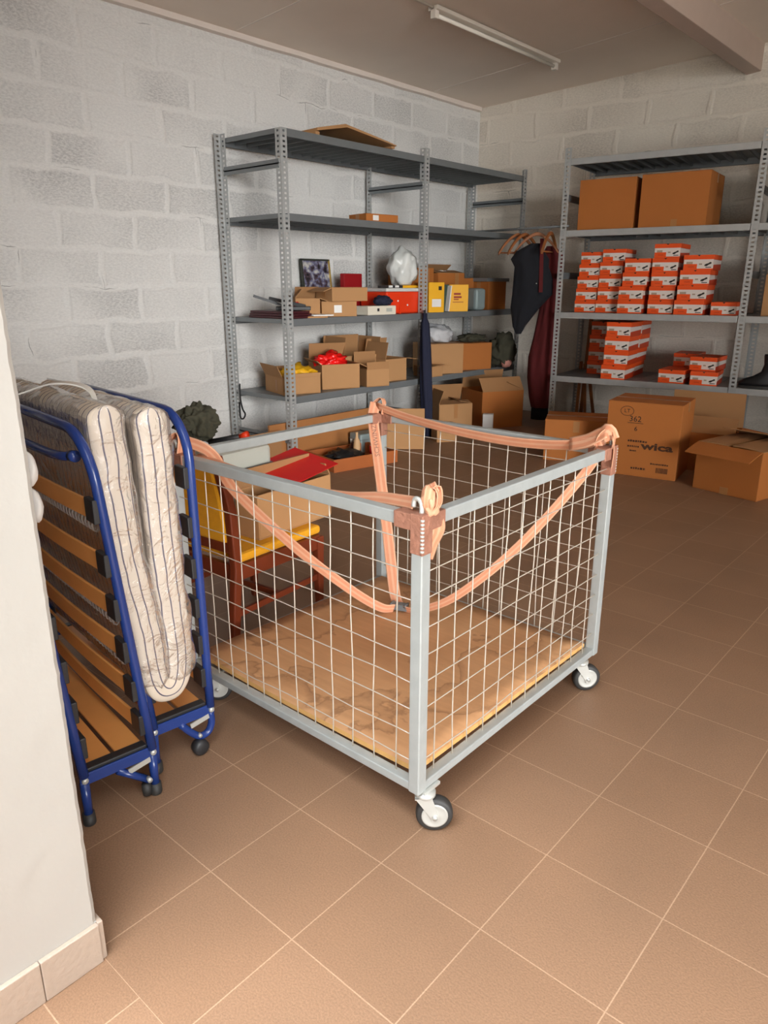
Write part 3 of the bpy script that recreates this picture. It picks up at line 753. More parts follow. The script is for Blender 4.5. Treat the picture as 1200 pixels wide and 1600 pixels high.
# ------------------------------------------------------------------ cartons on the floor by the back shelving
carton('cardboard_carton', 'low closed brown carton on floor beside the red coat', (-1.20, 4.82, 0), R(25), 0.50, 0.42, 0.335, closed=True, m='card_dim', tape=(('y-', 0.0, 0.24, 0.33, 0.05),))
wc = carton('printed_carton', 'tall brown carton with black print standing on the floor', (-0.545, 4.72, 0), R(9), 0.535, 0.46, 0.555, closed=True, m='card_dim')
Y = -0.2305
text_mesh('printed_text', 'wica', 0.10, M['brown_ink'], wc, Matrix.Translation((0.115, Y, 0.215)) @ Matrix.Rotation(R(90), 4, 'X') @ Matrix.Diagonal((1.25, 0.75, 1, 1)), bold=0.035)
text_mesh('printed_text', '362', 0.06, M['ink'], wc, face_my(-0.06, Y, 0.415)); text_mesh('printed_text', '6', 0.05, M['ink'], wc, face_my(-0.05, Y, 0.345))
MB().box(-0.115, 0.0, Y - 0.0006, Y, 0.402, 0.406).build('printed_line', M['ink'], wc)
text_mesh('printed_text', 'LT', 0.04, M['ink'], wc, face_my(-0.125, Y, 0.478))
rg = MB(); rg.tube([(-0.125 + 0.048 * math.cos(a * math.pi / 16), Y, 0.49 + 0.035 * math.sin(a * math.pi / 16)) for a in range(32)], 0.0018, 5, closed=True); rg.build('printed_ring', M['ink'], wc)
bar_my = lambda mb, u0, u1, v0, v1: mb.box(u0, u1, Y - 0.0006, Y, v0, v1)
scribble(wc, 'printed_lines', M['brown_ink'], [(-0.10, 0.04, 0.262, 0.016), (-0.10, -0.01, 0.222, 0.016), (-0.08, -0.03, 0.19, 0.012), (-0.06, 0.05, 0.055, 0.018), (0.08, 0.21, 0.105, 0.012)], bar_my)
bc = MB(); u = 0.125
while u < 0.205:
    wd = random.uniform(0.002, 0.006); bar_my(bc, u, u + wd, 0.045, 0.085); u += wd + 0.003
bc.build('barcode', M['brown_ink'], wc)
carton('cardboard_carton', 'open brown carton with raised flap behind the printed carton', (-0.30, 5.16, 0), R(8), 0.55, 0.40, 0.30, m='card_dim', flaps={'y+': (85, 0.27), 'x+': (188, 0.20), 'y-': (30, 0.2)})
carton('cardboard_carton', 'wide open brown carton on floor at the right edge', (0.20, 4.68, 0), R(-13), 0.47, 0.56, 0.335, m='card_dim', flaps={'y-': (196, 0.15), 'y+': (20, 0.27), 'x+': (8, 0.22), 'x-': (6, 0.22)}, sag=0.1, tape=(('y-', 0.0, 0.0, 0.05, 0.06),))

# ------------------------------------------------------------------ things on the left shelving: upper shelves
b = MB()
for k in range(3):
    z0_ = 0.002 + 0.012 * k; d_ = 0.02 * k
    ridge = [(-0.40 + d_, 0.025 + z0_), (-0.10 + d_ * 0.5, 0.085 + z0_), (0.44 - d_, 0.015 + z0_)]
    b.loft([[Vector((u, -0.22 + d_, z)), Vector((u, 0.24, z)), Vector((u, 0.24, z + 0.007)), Vector((u, -0.22 + d_, z + 0.007))] for u, z in ridge], sm=False)
b.box(-0.40, -0.36, -0.2, 0.24, 0.0, 0.027); b.box(0.40, 0.44, -0.2, 0.24, 0.0, 0.017)
tag(b.build('cardboard_sheets', M['card'], loc=(-2.93, 3.78, 2.4525), rz=R(86)), 'flattened bent cardboard lying on the very top shelf', 'cardboard')
c_ = carton('flat_carton', 'flat brown carton with white label on the second shelf down', (-2.86, 4.12, 1.891), R(80), 0.34, 0.24, 0.055, closed=True, m='card_dim')
patch(c_, 'paper_label', M['white_paper'], -0.10, -0.04, -0.12, 0.008, 0.048)
fo = thing('folder_stack', 'pile of maroon folders at left end of the middle shelf', 'folders', (-2.97, 3.10, 1.14), R(0))
for k in range(3):
    MB().box(-0.24 + 0.01 * k, 0.22, -0.085, 0.19 - 0.02 * k, 0.019 * k, 0.019 * k + 0.017).build('folder', M['maroon'], fo, bevel=0.003)
tl = thing('clamp_tool', 'black and grey tool lying on the maroon folders', 'tool', (-2.93, 3.10, 1.1985), R(48))
MB().bar((-0.20, 0, 0.11), (0.10, 0.02, 0.012), 0.03, 0.02).build('lever', M['black_plastic'], tl)
MB().bar((-0.08, 0.03, 0.09), (0.20, 0.0, 0.03), 0.05, 0.025).build('lever', M['black_plastic'], tl)
MB().box(-0.03, 0.24, -0.04, 0.05, 0.0, 0.03).build('base_plate', M['black_plastic'], tl, bevel=0.005)
MB().prism([(-0.03, 0), (0.03, 0), (0.0, 0.05)], 0.03, X=Matrix.Translation((0.05, 0.04, 0.065)) @ Matrix.Rotation(R(90), 4, 'X')).build('knob', M['black_plastic'], tl)
pf = thing('picture_frame', 'framed photo with gold edge leaning on the wall', 'picture', (-3.36, 3.95, 1.14), R(90))
fx = Matrix.Rotation(R(-7), 4, 'X')
pm = MB(); pm.box(-0.175, 0.175, 0, 0.012, 0, 0.47, X=fx); pm.build('frame_back', M['dark_frame'], pf)
pm = MB(); pm.box(-0.16, 0.16, -0.003, 0, 0.015, 0.455, X=fx); pm.build('photo_print', M['photo'], pf)
for (a, b_, c, d, mm) in ((-0.175, -0.16, 0, 0.47, 'dark_frame'), (0.16, 0.175, 0, 0.47, 'gold'), (-0.175, 0.175, 0.455, 0.47, 'dark_frame'), (-0.175, 0.175, 0, 0.015, 'dark_frame')):
    pm = MB(); pm.box(a, b_, -0.012, 0.0, c, d, X=fx); o = pm.build('frame_side', M[mm], pf)
    if mm == 'gold': plabel(o, 'shiny gold frame side')
carton('cardboard_carton', 'small open brown carton beside the framed photo', (-3.02, 3.47, 1.14), R(52), 0.20, 0.20, 0.145, flaps={'y+': (60, 0.1), 'x-': (50, 0.09), 'x+': (200, 0.08)})
cb = carton('cardboard_carton', 'brown carton with white label, lower of two on middle shelf', (-2.87, 3.66, 1.14), R(62), 0.30, 0.19, 0.115, closed=True)
patch(cb, 'paper_label', M['white_paper'], -0.045, 0.02, -0.095, 0.03, 0.09); patch_x(cb, 'paper_label', M['white_paper'], 0.15, -0.06, -0.02, 0.01, 0.07)
carton('cardboard_carton', 'shallow brown carton resting on the labelled carton', (-2.87, 3.73, 1.26), R(80), 0.36, 0.24, 0.105, closed=True, flaps={'x-': (200, 0.08)})
rc = tag(MB().box(-0.13, 0.13, 0, 0.05, 0, 0.345).build('red_case', M['red_case'], loc=(-3.2, 4.22, 1.14), rz=R(95), bevel=0.006), 'dark red flat case standing behind the cartons', 'case')
wb_ = thing('file_box', 'cream file box with label holder on the middle shelf', 'box', (-2.81, 4.11, 1.14), R(86))
MB().box(-0.17, 0.17, -0.06, 0.10, 0, 0.075).build('carton_body', M['cream'], wb_, bevel=0.004)
patch(wb_, 'label_holder', M['grey_case'], 0.05, 0.12, -0.06, 0.025, 0.055); patch(wb_, 'finger_hole', M['black_plastic'], -0.06, -0.035, -0.06, 0.03, 0.055)
tag(blob('dark_cloth', M['navy'], (-2.86, 4.24, 1.25), (0.07, 0.09, 0.05), 0.3, 2.5, 3, flat=-0.034), 'dark cloth heaped on the cream file box', 'cloth')
pp = MB(); pp.box(-0.15, 0.13, -0.10, 0.08, 0, 0.012, 0); pp.box(-0.02, 0.2, -0.06, 0.12, 0.0125, 0.022, 1)
tag(pp.build('papers', [M['card'], M['white_paper']], loc=(-2.83, 3.30, 1.14), rz=R(70)), 'loose papers and card lying at the front of the shelf', 'papers')
tag(MB().lathe([(0.02, 0), (0.022, 0.01), (0.022, 0.10), (0.012, 0.12)]).build('red_tube', M['red_plastic'], loc=(-2.93, 3.19 + 0.09, 1.14)), 'small red tube beside the front upright', 'tube')

ck = thing('cooler_box', 'orange red cooler box with pale lid', 'cooler', (-2.985, 4.50, 1.14), R(84))
MB().add([(-0.22, -0.17, 0), (0.22, -0.17, 0), (0.22, 0.17, 0), (-0.22, 0.17, 0), (-0.235, -0.185, 0.19), (0.235, -0.185, 0.19), (0.235, 0.185, 0.19), (-0.235, 0.185, 0.19)],
         [(0, 3, 2, 1), (4, 5, 6, 7), (0, 1, 5, 4), (1, 2, 6, 5), (2, 3, 7, 6), (3, 0, 4, 7)]).build('cooler_body', M['cooler'], ck, bevel=0.015)
MB().box(-0.24, 0.24, -0.19, 0.19, 0.19, 0.22).build('lid', M['cooler_lid'], ck, bevel=0.008)
for x in (-0.09, 0.03): MB().lathe([(0.008, 0), (0.008, 0.006), (0.003, 0.009)], 10, X=Matrix.Translation((x, -0.178, 0.11 - 0.3 * (x + 0.09))) @ Matrix.Rotation(R(90), 4, 'X')).build('stud', M['white_foam'], ck)
MB().box(-0.07, -0.055, -0.184, -0.172, 0.0, 0.15).build('handle_rib', M['cooler'], ck)
lv = thing('spirit_level', 'black and yellow bar lying on the cooler lid', 'tool', (-2.86, 4.47, 1.361), R(86))
MB().box(-0.26, 0.02, -0.018, 0.018, 0, 0.022).build('bar', M['black_plastic'], lv); MB().box(0.02, 0.24, -0.018, 0.018, 0, 0.022).build('bar', M['yellow_card'], lv)
for x in (-0.16, -0.08): MB().box(x, x + 0.05, -0.0186, 0.0186, 0.004, 0.0226).build('window', M['white_paper'], lv)
tag(blob('plastic_bag', M['bag_white'], (-2.93, 4.59, 1.53), (0.125, 0.14, 0.17), 0.22, 1.7, 5, flat=-0.145), 'crumpled white plastic bag standing on the cooler', 'bag')
tag(blob('white_ball', M['white_foam'], (-2.752, 4.70, 1.157), (0.018, 0.018, 0.018), 0.05, 2, 1, sub=2), 'small white ball at shelf edge by the middle upright', 'ball')

# right half of the middle shelf
def ybox(label, x, y, rz, w_, d_, h_):
    r = thing('yellow_box', label, 'box', (x, y, 1.14), rz, 'yellow printed boxes')
    MB().box(-w_ / 2, w_ / 2, -d_ / 2, d_ / 2, 0, h_).build('carton_body', M['yellow_card'], r, bevel=0.003)
    return r
y1 = ybox('narrow yellow box with white sticker behind the middle upright', -2.84, 4.905, R(70), 0.17, 0.2, 0.27)
patch(y1, 'paper_label', M['white_paper'], -0.05, 0.05, -0.10, 0.05, 0.12); patch(y1, 'printed_mark', M['ink'], 0.02, 0.055, -0.10, 0.20, 0.235)
gb = tag(MB().box(-0.04, 0.04, -0.14, 0.14, 0, 0.25).build('binder', M['green'], loc=(-2.84, 5.035, 1.14), rz=R(-12), bevel=0.004), 'dark green binder between the two yellow boxes', 'binder')
wp = MB(); wp.bar((0, 0, 0.0), (0.0, 0.03, 0.235), 0.20, 0.012, up=(0, 1, 0))
tag(wp.build('white_folder', M['white_paper'], loc=(-2.84, 5.082, 1.145), rz=R(-12)), 'white folder leaning on the yellow box', 'folder')
y2 = ybox('wide yellow box with red print on the middle shelf', -2.80, 5.245, R(57), 0.20, 0.17, 0.25)
for (u0, u1, v, h) in ((-0.05, 0.02, 0.155, 0.018), (-0.05, 0.03, 0.125, 0.018), (-0.05, 0.0, 0.108, 0.01), (-0.06, 0.05, 0.085, 0.006)): patch(y2, 'printed_line', M['red_ink'], u0, u1, -0.085, v, v + h)
for (u0, u1, v, h) in ((-0.03, 0.02, 0.14, 0.03), (-0.04, 0.04, 0.03, 0.03), (-0.07, 0.06, 0.215, 0.008)): patch_x(y2, 'printed_line', M['red_ink'], 0.10, u0, u1, v, v + h)
carton('cardboard_carton', 'brown carton set back behind the yellow boxes, left one', (-3.18, 5.02, 1.14), R(88), 0.36, 0.28, 0.40, closed=True, m='card_dim', tape=(('y-', 0.08, 0.0, 0.4, 0.06),))
carton('cardboard_carton', 'brown carton set back behind the yellow boxes, right one with tape', (-3.12, 5.43, 1.14), R(86), 0.40, 0.28, 0.36, m='card_dim', flaps={'y-': (12, 0.13), 'y+': (40, 0.13)}, tape=(('y-', 0.08, 0.18, 0.36, 0.06),))
tag(blob('paper_scrap', M['white_paper'], (-3.12, 5.40, 1.515), (0.06, 0.10, 0.014), 0.3, 3, 2), 'crumpled white paper on top of the rear carton', 'paper')
bb = thing('blue_grey_box', 'pale blue grey plastic case standing on the middle shelf', 'case', (-2.85, 5.66, 1.14), R(80))
MB().box(-0.075, 0.075, -0.08, 0.08, 0, 0.215).build('case_body', M['grey_blue'], bb, bevel=0.03)
carton('cardboard_carton', 'brown carton right of the blue grey case', (-2.92, 5.98, 1.14), R(86), 0.30, 0.26, 0.275, closed=True, m='card_dim')
carton('cardboard_carton', 'brown carton squeezed behind the blue grey case', (-3.08, 5.72, 1.14), R(88), 0.18, 0.2, 0.31, closed=True, m='card_dim')
tag(MB().box(-0.19, 0.19, -0.14, 0.14, 0, 0.035).build('dark_tray', M['galv_dark'], loc=(-2.92, 5.98, 1.4195), rz=R(86), bevel=0.004), 'dark flat tray on top of the end carton', 'tray')

# ------------------------------------------------------------------ fourth shelf
z4 = 0.548
carton('cardboard_carton', 'shallow open carton with yellow cloth on the low shelf', (-2.975, 3.245, z4), R(72), 0.33, 0.37, 0.135, flaps={'x-': (112, 0.10), 'y-': (96, 0.03), 'y+': (80, 0.06)}, tape=(('y-', -0.08, 0.02, 0.11, 0.04), ('x-', -0.05, 0.02, 0.11, 0.04)))
tag(blob('yellow_cloth', M['bag_yellow'], (-2.96, 3.29, z4 + 0.135), (0.12, 0.15, 0.075), 0.5, 2.6, 8), 'bright yellow cloth heaped in the shallow carton', 'cloth')
carton('cardboard_carton', 'open carton with red bag and drooping flap on low shelf', (-2.94, 3.69, z4), R(66), 0.34, 0.34, 0.205, flaps={'x+': (205, 0.14), 'y+': (75, 0.16), 'x-': (140, 0.05)}, tape=(('x+', 0.0, 0.0, 0.06, 0.04),))
tag(blob('red_bag', M['bag_red'], (-2.95, 3.66, z4 + 0.215), (0.11, 0.14, 0.075), 0.55, 2.8, 4), 'crumpled shiny red bag in the open carton', 'bag')
carton('cardboard_carton', 'open carton with tall rear flaps behind the red bag', (-3.12, 4.10, z4), R(80), 0.40, 0.34, 0.24, flaps={'y+': (84, 0.16), 'x+': (95, 0.15), 'x-': (80, 0.16)})
c3 = carton('cardboard_carton', 'small open carton with taped front at middle of low shelf', (-2.77, 3.98, z4), R(70), 0.22, 0.26, 0.15, flaps={'y+': (85, 0.13), 'y-': (85, 0.06)}, tape=(('x+', 0.0, 0.0, 0.05, 0.035), ('x+', 0.0, 0.11, 0.15, 0.035)))
carton('cardboard_carton', 'open carton left of the navy roll with outward flap', (-2.93, 4.35, z4), R(84), 0.26, 0.30, 0.20, flaps={'x+': (188, 0.16), 'y+': (80, 0.17), 'x-': (80, 0.15)})
c6 = carton('cardboard_carton', 'big closed carton right of the navy roll on low shelf', (-2.93, 5.15, z4), R(62), 0.40, 0.34, 0.285, closed=True)
scribble(c6, 'printed_lines', M['brown_ink'], [(-0.10, 0.02, 0.16, 0.02), (-0.10, 0.06, 0.06, 0.02)], lambda mb, u0, u1, v0, v1: mb.box(0.20, 0.2008, u0, u1, v0, v1))
carton('cardboard_carton', 'low open carton beside the navy roll with outward flap', (-2.80, 4.83, z4), R(84), 0.18, 0.22, 0.10, flaps={'x+': (185, 0.12), 'y-': (170, 0.08)})
c7 = carton('cardboard_carton', 'carton with rows of print near end of low shelf', (-2.90, 5.66, z4), R(66), 0.34, 0.32, 0.265, closed=True, m='card_dim')
scribble(c7, 'printed_lines', M['brown_ink'], [(-0.10, 0.10, 0.03 + 0.03 * i, 0.012) for i in range(7)], lambda mb, u0, u1, v0, v1: mb.box(0.17, 0.1708, u0, u1, v0, v1))
sk_ = thing('plastic_sack', 'grey translucent plastic sack on the big closed carton', 'bag', (-2.98, 5.18, z4 + 0.29))
blob('sack_film', M['film_grey'], (0, 0, 0.075), (0.15, 0.19, 0.10), 0.25, 2.2, 6, parent=sk_, flat=-0.07)
cbag = thing('camouflage_bag', 'camouflage bag with pink pocket at end of low shelf', 'bag', (-2.70, 5.98, z4))
blob('bag_body', M['olive'], (0, 0, 0.17), (0.12, 0.17, 0.18), 0.35, 2.4, 9, parent=cbag, flat=-0.165)
plabel(blob('pocket', mat('pink_patch', (190, 130, 116), 0.8), (0.085, -0.05, 0.05), (0.05, 0.06, 0.045), 0.3, 3, 2, parent=cbag, sub=3), 'pale pink pocket')
tag(blob('camouflage_cloth', M['olive'], (-2.92, 5.72, z4 + 0.305), (0.12, 0.18, 0.045), 0.35, 3, 12, flat=-0.035), 'crumpled camouflage cloth on top of the printed carton', 'cloth')
# black cord loop on the end upright
co = MB(); co.tube(smooth_path([(-3.36, 3.0, 0.60), (-3.33, 2.975, 0.56), (-3.32, 2.97, 0.47), (-3.30, 2.97, 0.40), (-3.27, 2.97, 0.36), (-3.30, 2.97, 0.32), (-3.35, 2.98, 0.33), (-3.36, 2.985, 0.45)], 6), 0.007, 8)
tag(co.build('cord', M['grey_cord']), 'black cord looped on the rear end upright', 'cord')

# navy roll standing at the middle upright
nr = thing('rolled_cloth', 'long navy rolled cloth bundle standing at middle upright', 'bundle', (-2.615, 4.60, 0))
rings = []
for i in range(26):
    t = i / 25; z = 1.14 * t; rr = 0.05 * (0.75 + 0.35 * math.sin(math.pi * min(1, t * 1.1))) * (1 if t < 0.93 else 0.55)
    rings.append([((rr * (1 + 0.16 * math.sin(5 * a + 3 * t)) * math.cos(a)) - 0.055 * t, rr * (1 + 0.16 * math.sin(5 * a + 3 * t)) * math.sin(a), z + 0.002) for a in [2 * math.pi * k / 24 for k in range(24)]])
mb = MB(); mb.loft(rings); mb.build('cloth_roll', M['navy'], nr)
MB().tube([(-0.055, 0, 1.13), (-0.058, 0, 1.17)], 0.012, 8).build('tip', M['black_plastic'], nr)

# ------------------------------------------------------------------ floor beneath the left shelving
pn = MB(); pn.box(0, 1.30, 0, 0.018, 0, 0.34)
tag(pn.build('wooden_board', M['wood'], loc=(-2.80, 2.83, 0), rz=R(90)), 'long brown wooden panel on edge under the left shelving', 'panel')
pn = MB(); pn.box(0, 0.32, 0, 0.004, 0, 0.30)
tag(pn.build('cardboard_sheet', M['card_in'], loc=(-2.765, 2.60, 0), rz=R(90)), 'brown cardboard panel standing left of the end upright', 'cardboard')
tr = thing('wooden_tray', 'orange brown wooden tray on the floor full of small tools', 'tray', (-2.46, 3.40, 0), R(78))
tw, td, th_ = 0.62, 0.42, 0.10
MB().box(-tw / 2, tw / 2, -td / 2, td / 2, 0.0, 0.012).build('tray_base', M['tray_wood'], tr)
for (a, b_, c, d) in ((-tw / 2, tw / 2, -td / 2, -td / 2 + 0.014), (-tw / 2, tw / 2, td / 2 - 0.014, td / 2), (-tw / 2, -tw / 2 + 0.014, -td / 2 + 0.014, td / 2 - 0.014), (tw / 2 - 0.014, tw / 2, -td / 2 + 0.014, td / 2 - 0.014)):
    MB().box(a, b_, c, d, 0.012, th_).build('tray_side', M['tray_wood'], tr, bevel=0.002)
tag(blob('black_tool_pouch', M['leather'], (-2.47, 3.33, 0.062), (0.13, 0.16, 0.055), 0.35, 3, 14, flat=-0.049), 'black tool pouch lying in the wooden tray', 'pouch')
bt = thing('bottle', 'small brown bottle with white cap in the wooden tray', 'bottle', (-2.55, 3.50, 0.013))
MB().lathe([(0.026, 0), (0.028, 0.01), (0.028, 0.09), (0.014, 0.115), (0.014, 0.13)]).build('bottle_body', M['brown_glass'], bt); MB().lathe([(0.018, 0.13), (0.018, 0.155)]).build('cap', M['white_foam'], bt)
ph = MB().lathe([(0.022, 0), (0.03, 0.03), (0.026, 0.09), (0.012, 0.12), (0.010, 0.15), (0.014, 0.165)])
tag(ph.build('turned_wood_tool', M['beige'], loc=(-2.45, 3.45, 0.08)), 'pale turned wooden tool handle standing in the tray', 'tool')  # loose turned handle of a tool
rl = thing('red_tin', 'small red tin with white lid at right end of tray', 'tin', (-2.42, 3.62, 0.013))
MB().lathe([(0.035, 0), (0.035, 0.10)]).build('tin_body', M['red_plastic'], rl); MB().lathe([(0.03, 0.10), (0.012, 0.125), (0.012, 0.15)]).build('cap', M['white_foam'], rl)
mbx = thing('metal_box', 'grey blue metal box standing behind the wooden tray', 'box', (-2.66, 3.80, 0), R(80))
MB().box(-0.13, 0.13, -0.08, 0.08, 0, 0.17).build('box_body', M['grey_blue'], mbx, bevel=0.012); MB().box(-0.132, 0.132, -0.082, 0.082, 0.12, 0.125).build('lid_seam', M['galv_dark'], mbx)
pn = MB(); fx = Matrix.Rotation(R(-9), 4, 'X'); pn.box(0, 0.36, 0, 0.02, 0, 0.355, X=fx)
tag(pn.build('cardboard_sheet', M['card'], loc=(-2.58, 3.93, 0.004), rz=R(42), bevel=0.002), 'tall folded cardboard sheet leaning beside the navy roll', 'cardboard')
carton('cardboard_carton', 'open brown carton on floor right of the navy roll', (-2.77, 5.16, 0), R(60), 0.36, 0.30, 0.26, flaps={'y+': (75, 0.17), 'x+': (12, 0.14), 'x-': (70, 0.14), 'y-': (10, 0.12)}, tape=(('x+', 0.0, 0.12, 0.26, 0.04), ('y-', 0.0, 0.12, 0.26, 0.04)))
carton('cardboard_carton', 'large dark carton on floor at end of left shelving', (-2.56, 5.60, 0), R(64), 0.48, 0.44, 0.37, m='card_dim', flaps={'y+': (80, 0.17), 'y-': (60, 0.15), 'x+': (25, 0.2)})
tag(MB().box(-0.05, 0.05, -0.04, 0.04, 0, 0.17).build('white_box', M['white_paper'], loc=(-2.38, 5.27, 0), rz=R(30), bevel=0.003), 'small white box between the floor cartons', 'box')
carton('cardboard_carton', 'small low brown carton in front of the navy roll', (-2.42, 4.60, 0), R(60), 0.20, 0.14, 0.16, closed=True)

# ------------------------------------------------------------------ clothes on the rail
rod = MB().tube([(-2.95, 5.775, 1.902), (-1.86, 5.672, 1.902)], 0.011, 10)
tag(rod.build('clothes_rail', M['galv_dark']), 'dark metal rod bridging the two shelving units', 'rail')
def hanger(label, x, rz, tilt=0.0):
    r = thing('coat_hanger', label, 'hanger', (x, 5.775 - 0.0945 * (x + 2.95) / 1.0, 1.888), rz, 'wooden hangers on the rail')
    pts = smooth_path([(-0.21, 0, -0.215), (-0.15, 0, -0.135), (-0.07, 0, -0.065), (0, 0, -0.04), (0.07, 0, -0.065), (0.15, 0, -0.135), (0.21, 0, -0.215)], 5)
    mb = MB(); n = len(pts)
    mb.loft([[p + Vector((0, -0.011, -0.016)), p + Vector((0, 0.011, -0.016)), p + Vector((0, 0.011, 0.016)), p + Vector((0, -0.011, 0.016))] for p in pts], sm=False)
    mb.build('hanger_arms', M['hanger'], r, bevel=0.004)
    MB().tube([(-0.195, 0, -0.205), (0.195, 0, -0.205)], 0.007, 8).build('trouser_bar', M['hanger'], r)
    hk = [(0, 0, -0.03), (0, 0, -0.005)] + [(0.02 * math.sin(a), 0, 0.012 - 0.018 * math.cos(a)) for a in [math.pi * k / 8 for k in range(1, 12)]]
    MB().tube(hk, 0.0025, 6).build('hook', M['chrome'], r)
    return r
for k, (x, rz, lab) in enumerate([(-2.42, 62, 'wooden coat hanger, empty one at the left end of the rail'), (-2.34, 75, 'wooden coat hanger, second from left on the rail'), (-2.20, 30, 'wooden coat hanger above the black overalls'), (-2.05, 100, 'wooden coat hanger at the right, against the upright')]):
    hanger(lab, x, R(rz))
def garment(name, label, cat, m, spec, loc, rz, parts=()):
    r = thing(name, label, cat, loc, rz)
    rings = []
    for i, (z, cx, rx, ry) in enumerate(spec):
        ring = []
        for k in range(40):
            a = 2 * math.pi * k / 40; f = 1 + 0.13 * math.sin(6 * a + z * 5) + 0.06 * math.sin(11 * a - z * 9)
            ring.append((cx + rx * math.cos(a), ry * f * math.sin(a), z))
        rings.append(ring)
    # refine vertically
    out = []
    for i in range(len(rings) - 1):
        for s in range(4):
            t = s / 4; t = t * t * (3 - 2 * t)
            out.append([tuple(p[j] * (1 - t) + q[j] * t for j in range(3)) for p, q in zip(rings[i], rings[i + 1])])
    out.append(rings[-1])
    mb = MB(); mb.loft(out); mb.build(name + '_cloth', m, r)
    return r
bo = garment('overalls', 'black sleeveless overalls hanging from the rail', 'clothing', M['black_cloth'],
        [(0.93, -0.10, 0.025, 0.02), (1.00, -0.10, 0.06, 0.05), (1.18, -0.05, 0.14, 0.07), (1.30, 0.01, 0.19, 0.08), (1.44, 0.01, 0.185, 0.08), (1.55, -0.01, 0.16, 0.07), (1.62, -0.03, 0.18, 0.06), (1.69, -0.03, 0.13, 0.045), (1.76, 0.02, 0.05, 0.03)], (-2.18, 5.62, 0.0), R(32))
MB().lathe([(0.006, 0), (0.006, 0.02)], 8, X=Matrix.Translation((0.04, -0.095, 1.40)) @ Matrix.Rotation(R(90), 4, 'X')).build('button', M['zinc'], bo)
MB().bar((0.085, -0.09, 1.32), (0.07, -0.05, 1.80), 0.035, 0.006, up=(0, 1, 0)).build('shoulder_strap', M['red_cloth'], bo)
rd = garment('coat', 'long dark red coat hanging beside the back shelving upright', 'clothing', M['red_cloth'],
        [(0.20, 0.0, 0.10, 0.07), (0.30, -0.01, 0.115, 0.08), (0.50, -0.02, 0.135, 0.09), (0.70, -0.02, 0.135, 0.09), (0.90, 0.0, 0.115, 0.09), (1.12, 0.02, 0.10, 0.08), (1.30, 0.03, 0.09, 0.07), (1.50, 0.03, 0.09, 0.06), (1.66, 0.02, 0.10, 0.045), (1.74, 0.0, 0.04, 0.03)], (-2.10, 5.80, 0.0), R(20))
hm = MB(); hm.loft([[(0.095 * math.cos(a), 0.062 * math.sin(a), z) for a in [2 * math.pi * k / 30 for k in range(30)]] for z in (0.08, 0.205)]); plabel(hm.build('hem', M['black_cloth'], rd), 'black hem')

# ------------------------------------------------------------------ chair behind the cage with the things on it
CH = thing('dining_chair', 'wooden chair with yellow seat and back behind the cage', 'chair', (-0.715, 0.72, 0), R(4))
# local: y forward (away from camera), x right
hw = 0.205
for s in (1, -1):
    mb = MB(); mb.loft([[Vector((s * hw - 0.017, -0.017 + o, z)), Vector((s * hw + 0.017, -0.017 + o, z)), Vector((s * hw + 0.017, 0.02 + o, z)), Vector((s * hw - 0.017, 0.02 + o, z))] for z, o in ((0.0, -0.04), (0.38, 0.0), (0.60, -0.01), (0.82, -0.06))], sm=False)
    mb.build('leg', M['chair_wood'], CH, bevel=0.006)
    mb = MB(); mb.loft([[Vector((s * hw - k, 0.455 - k, z)), Vector((s * hw + k, 0.455 - k, z)), Vector((s * hw + k, 0.455 + k, z)), Vector((s * hw - k, 0.455 + k, z))] for z, k in ((0.0, 0.013), (0.38, 0.02))], sm=False)
    mb.build('leg', M['chair_wood'], CH, bevel=0.005)
    MB().box(s * hw - 0.011, s * hw + 0.011, 0.0, 0.455, 0.325, 0.386).build('seat_rail', M['chair_wood'], CH, bevel=0.003)
    MB().bar((s * hw, -0.02, 0.19), (s * hw, 0.455, 0.20), 0.016, 0.026).build('stretcher', M['chair_wood'], CH, bevel=0.003)
for y in (0.0, 0.455): MB().box(-hw, hw, y - 0.011, y + 0.011, 0.325, 0.386).build('seat_rail', M['chair_wood'], CH, bevel=0.003)
MB().bar((-hw, 0.22, 0.195), (hw, 0.22, 0.195), 0.014, 0.024).build('stretcher', M['chair_wood'], CH)
mb = MB(); mb.box(-0.205, 0.205, 0.022, 0.478, 0.386, 0.424); mb.build('seat', M['yellow_fabric'], CH, bevel=0.014)
mb = MB(); rings = []
for z, o in ((0.475, 0.0), (0.55, -0.002), (0.65, -0.015), (0.74, -0.035), (0.80, -0.05)):
    rings.append([Vector((-0.186, -0.026 + o, z)), Vector((0.186, -0.026 + o, z)), Vector((0.186, 0.026 + o, z)), Vector((-0.186, 0.026 + o, z))])
mb.loft(rings, sm=False); mb.build('backrest', M['yellow_fabric'], CH, bevel=0.012)
MB().box(-hw, hw, -0.018, 0.014, 0.435, 0.475).build('back_rail', M['chair_wood'], CH, bevel=0.004)
MB().box(-hw, hw, -0.075, -0.04, 0.80, 0.83).build('back_rail', M['chair_wood'], CH, bevel=0.006)
cs_ = carton('cardboard_carton', 'narrow open carton on the yellow chair seat', (-0.655, 1.115, 0.4245), R(4), 0.13, 0.43, 0.185, m='card', flaps={'x-': (80, 0.08), 'y+': (70, 0.05)}, cat='box')
fd = thing('red_folder', 'red plastic folder lying across the carton on the chair', 'folder', (-0.69, 1.19, 0.612), R(10))
MB().add([(-0.12, -0.15, 0.05), (0.10, -0.15, 0.0), (0.12, 0.17, 0.035), (-0.1, 0.15, 0.085), (-0.12, -0.15, 0.053), (0.10, -0.15, 0.003), (0.12, 0.17, 0.038), (-0.1, 0.15, 0.088)],
         [(0, 3, 2, 1), (4, 5, 6, 7), (0, 1, 5, 4), (1, 2, 6, 5), (2, 3, 7, 6), (3, 0, 4, 7)]).build('folder_cover', M['red_plastic'], fd)
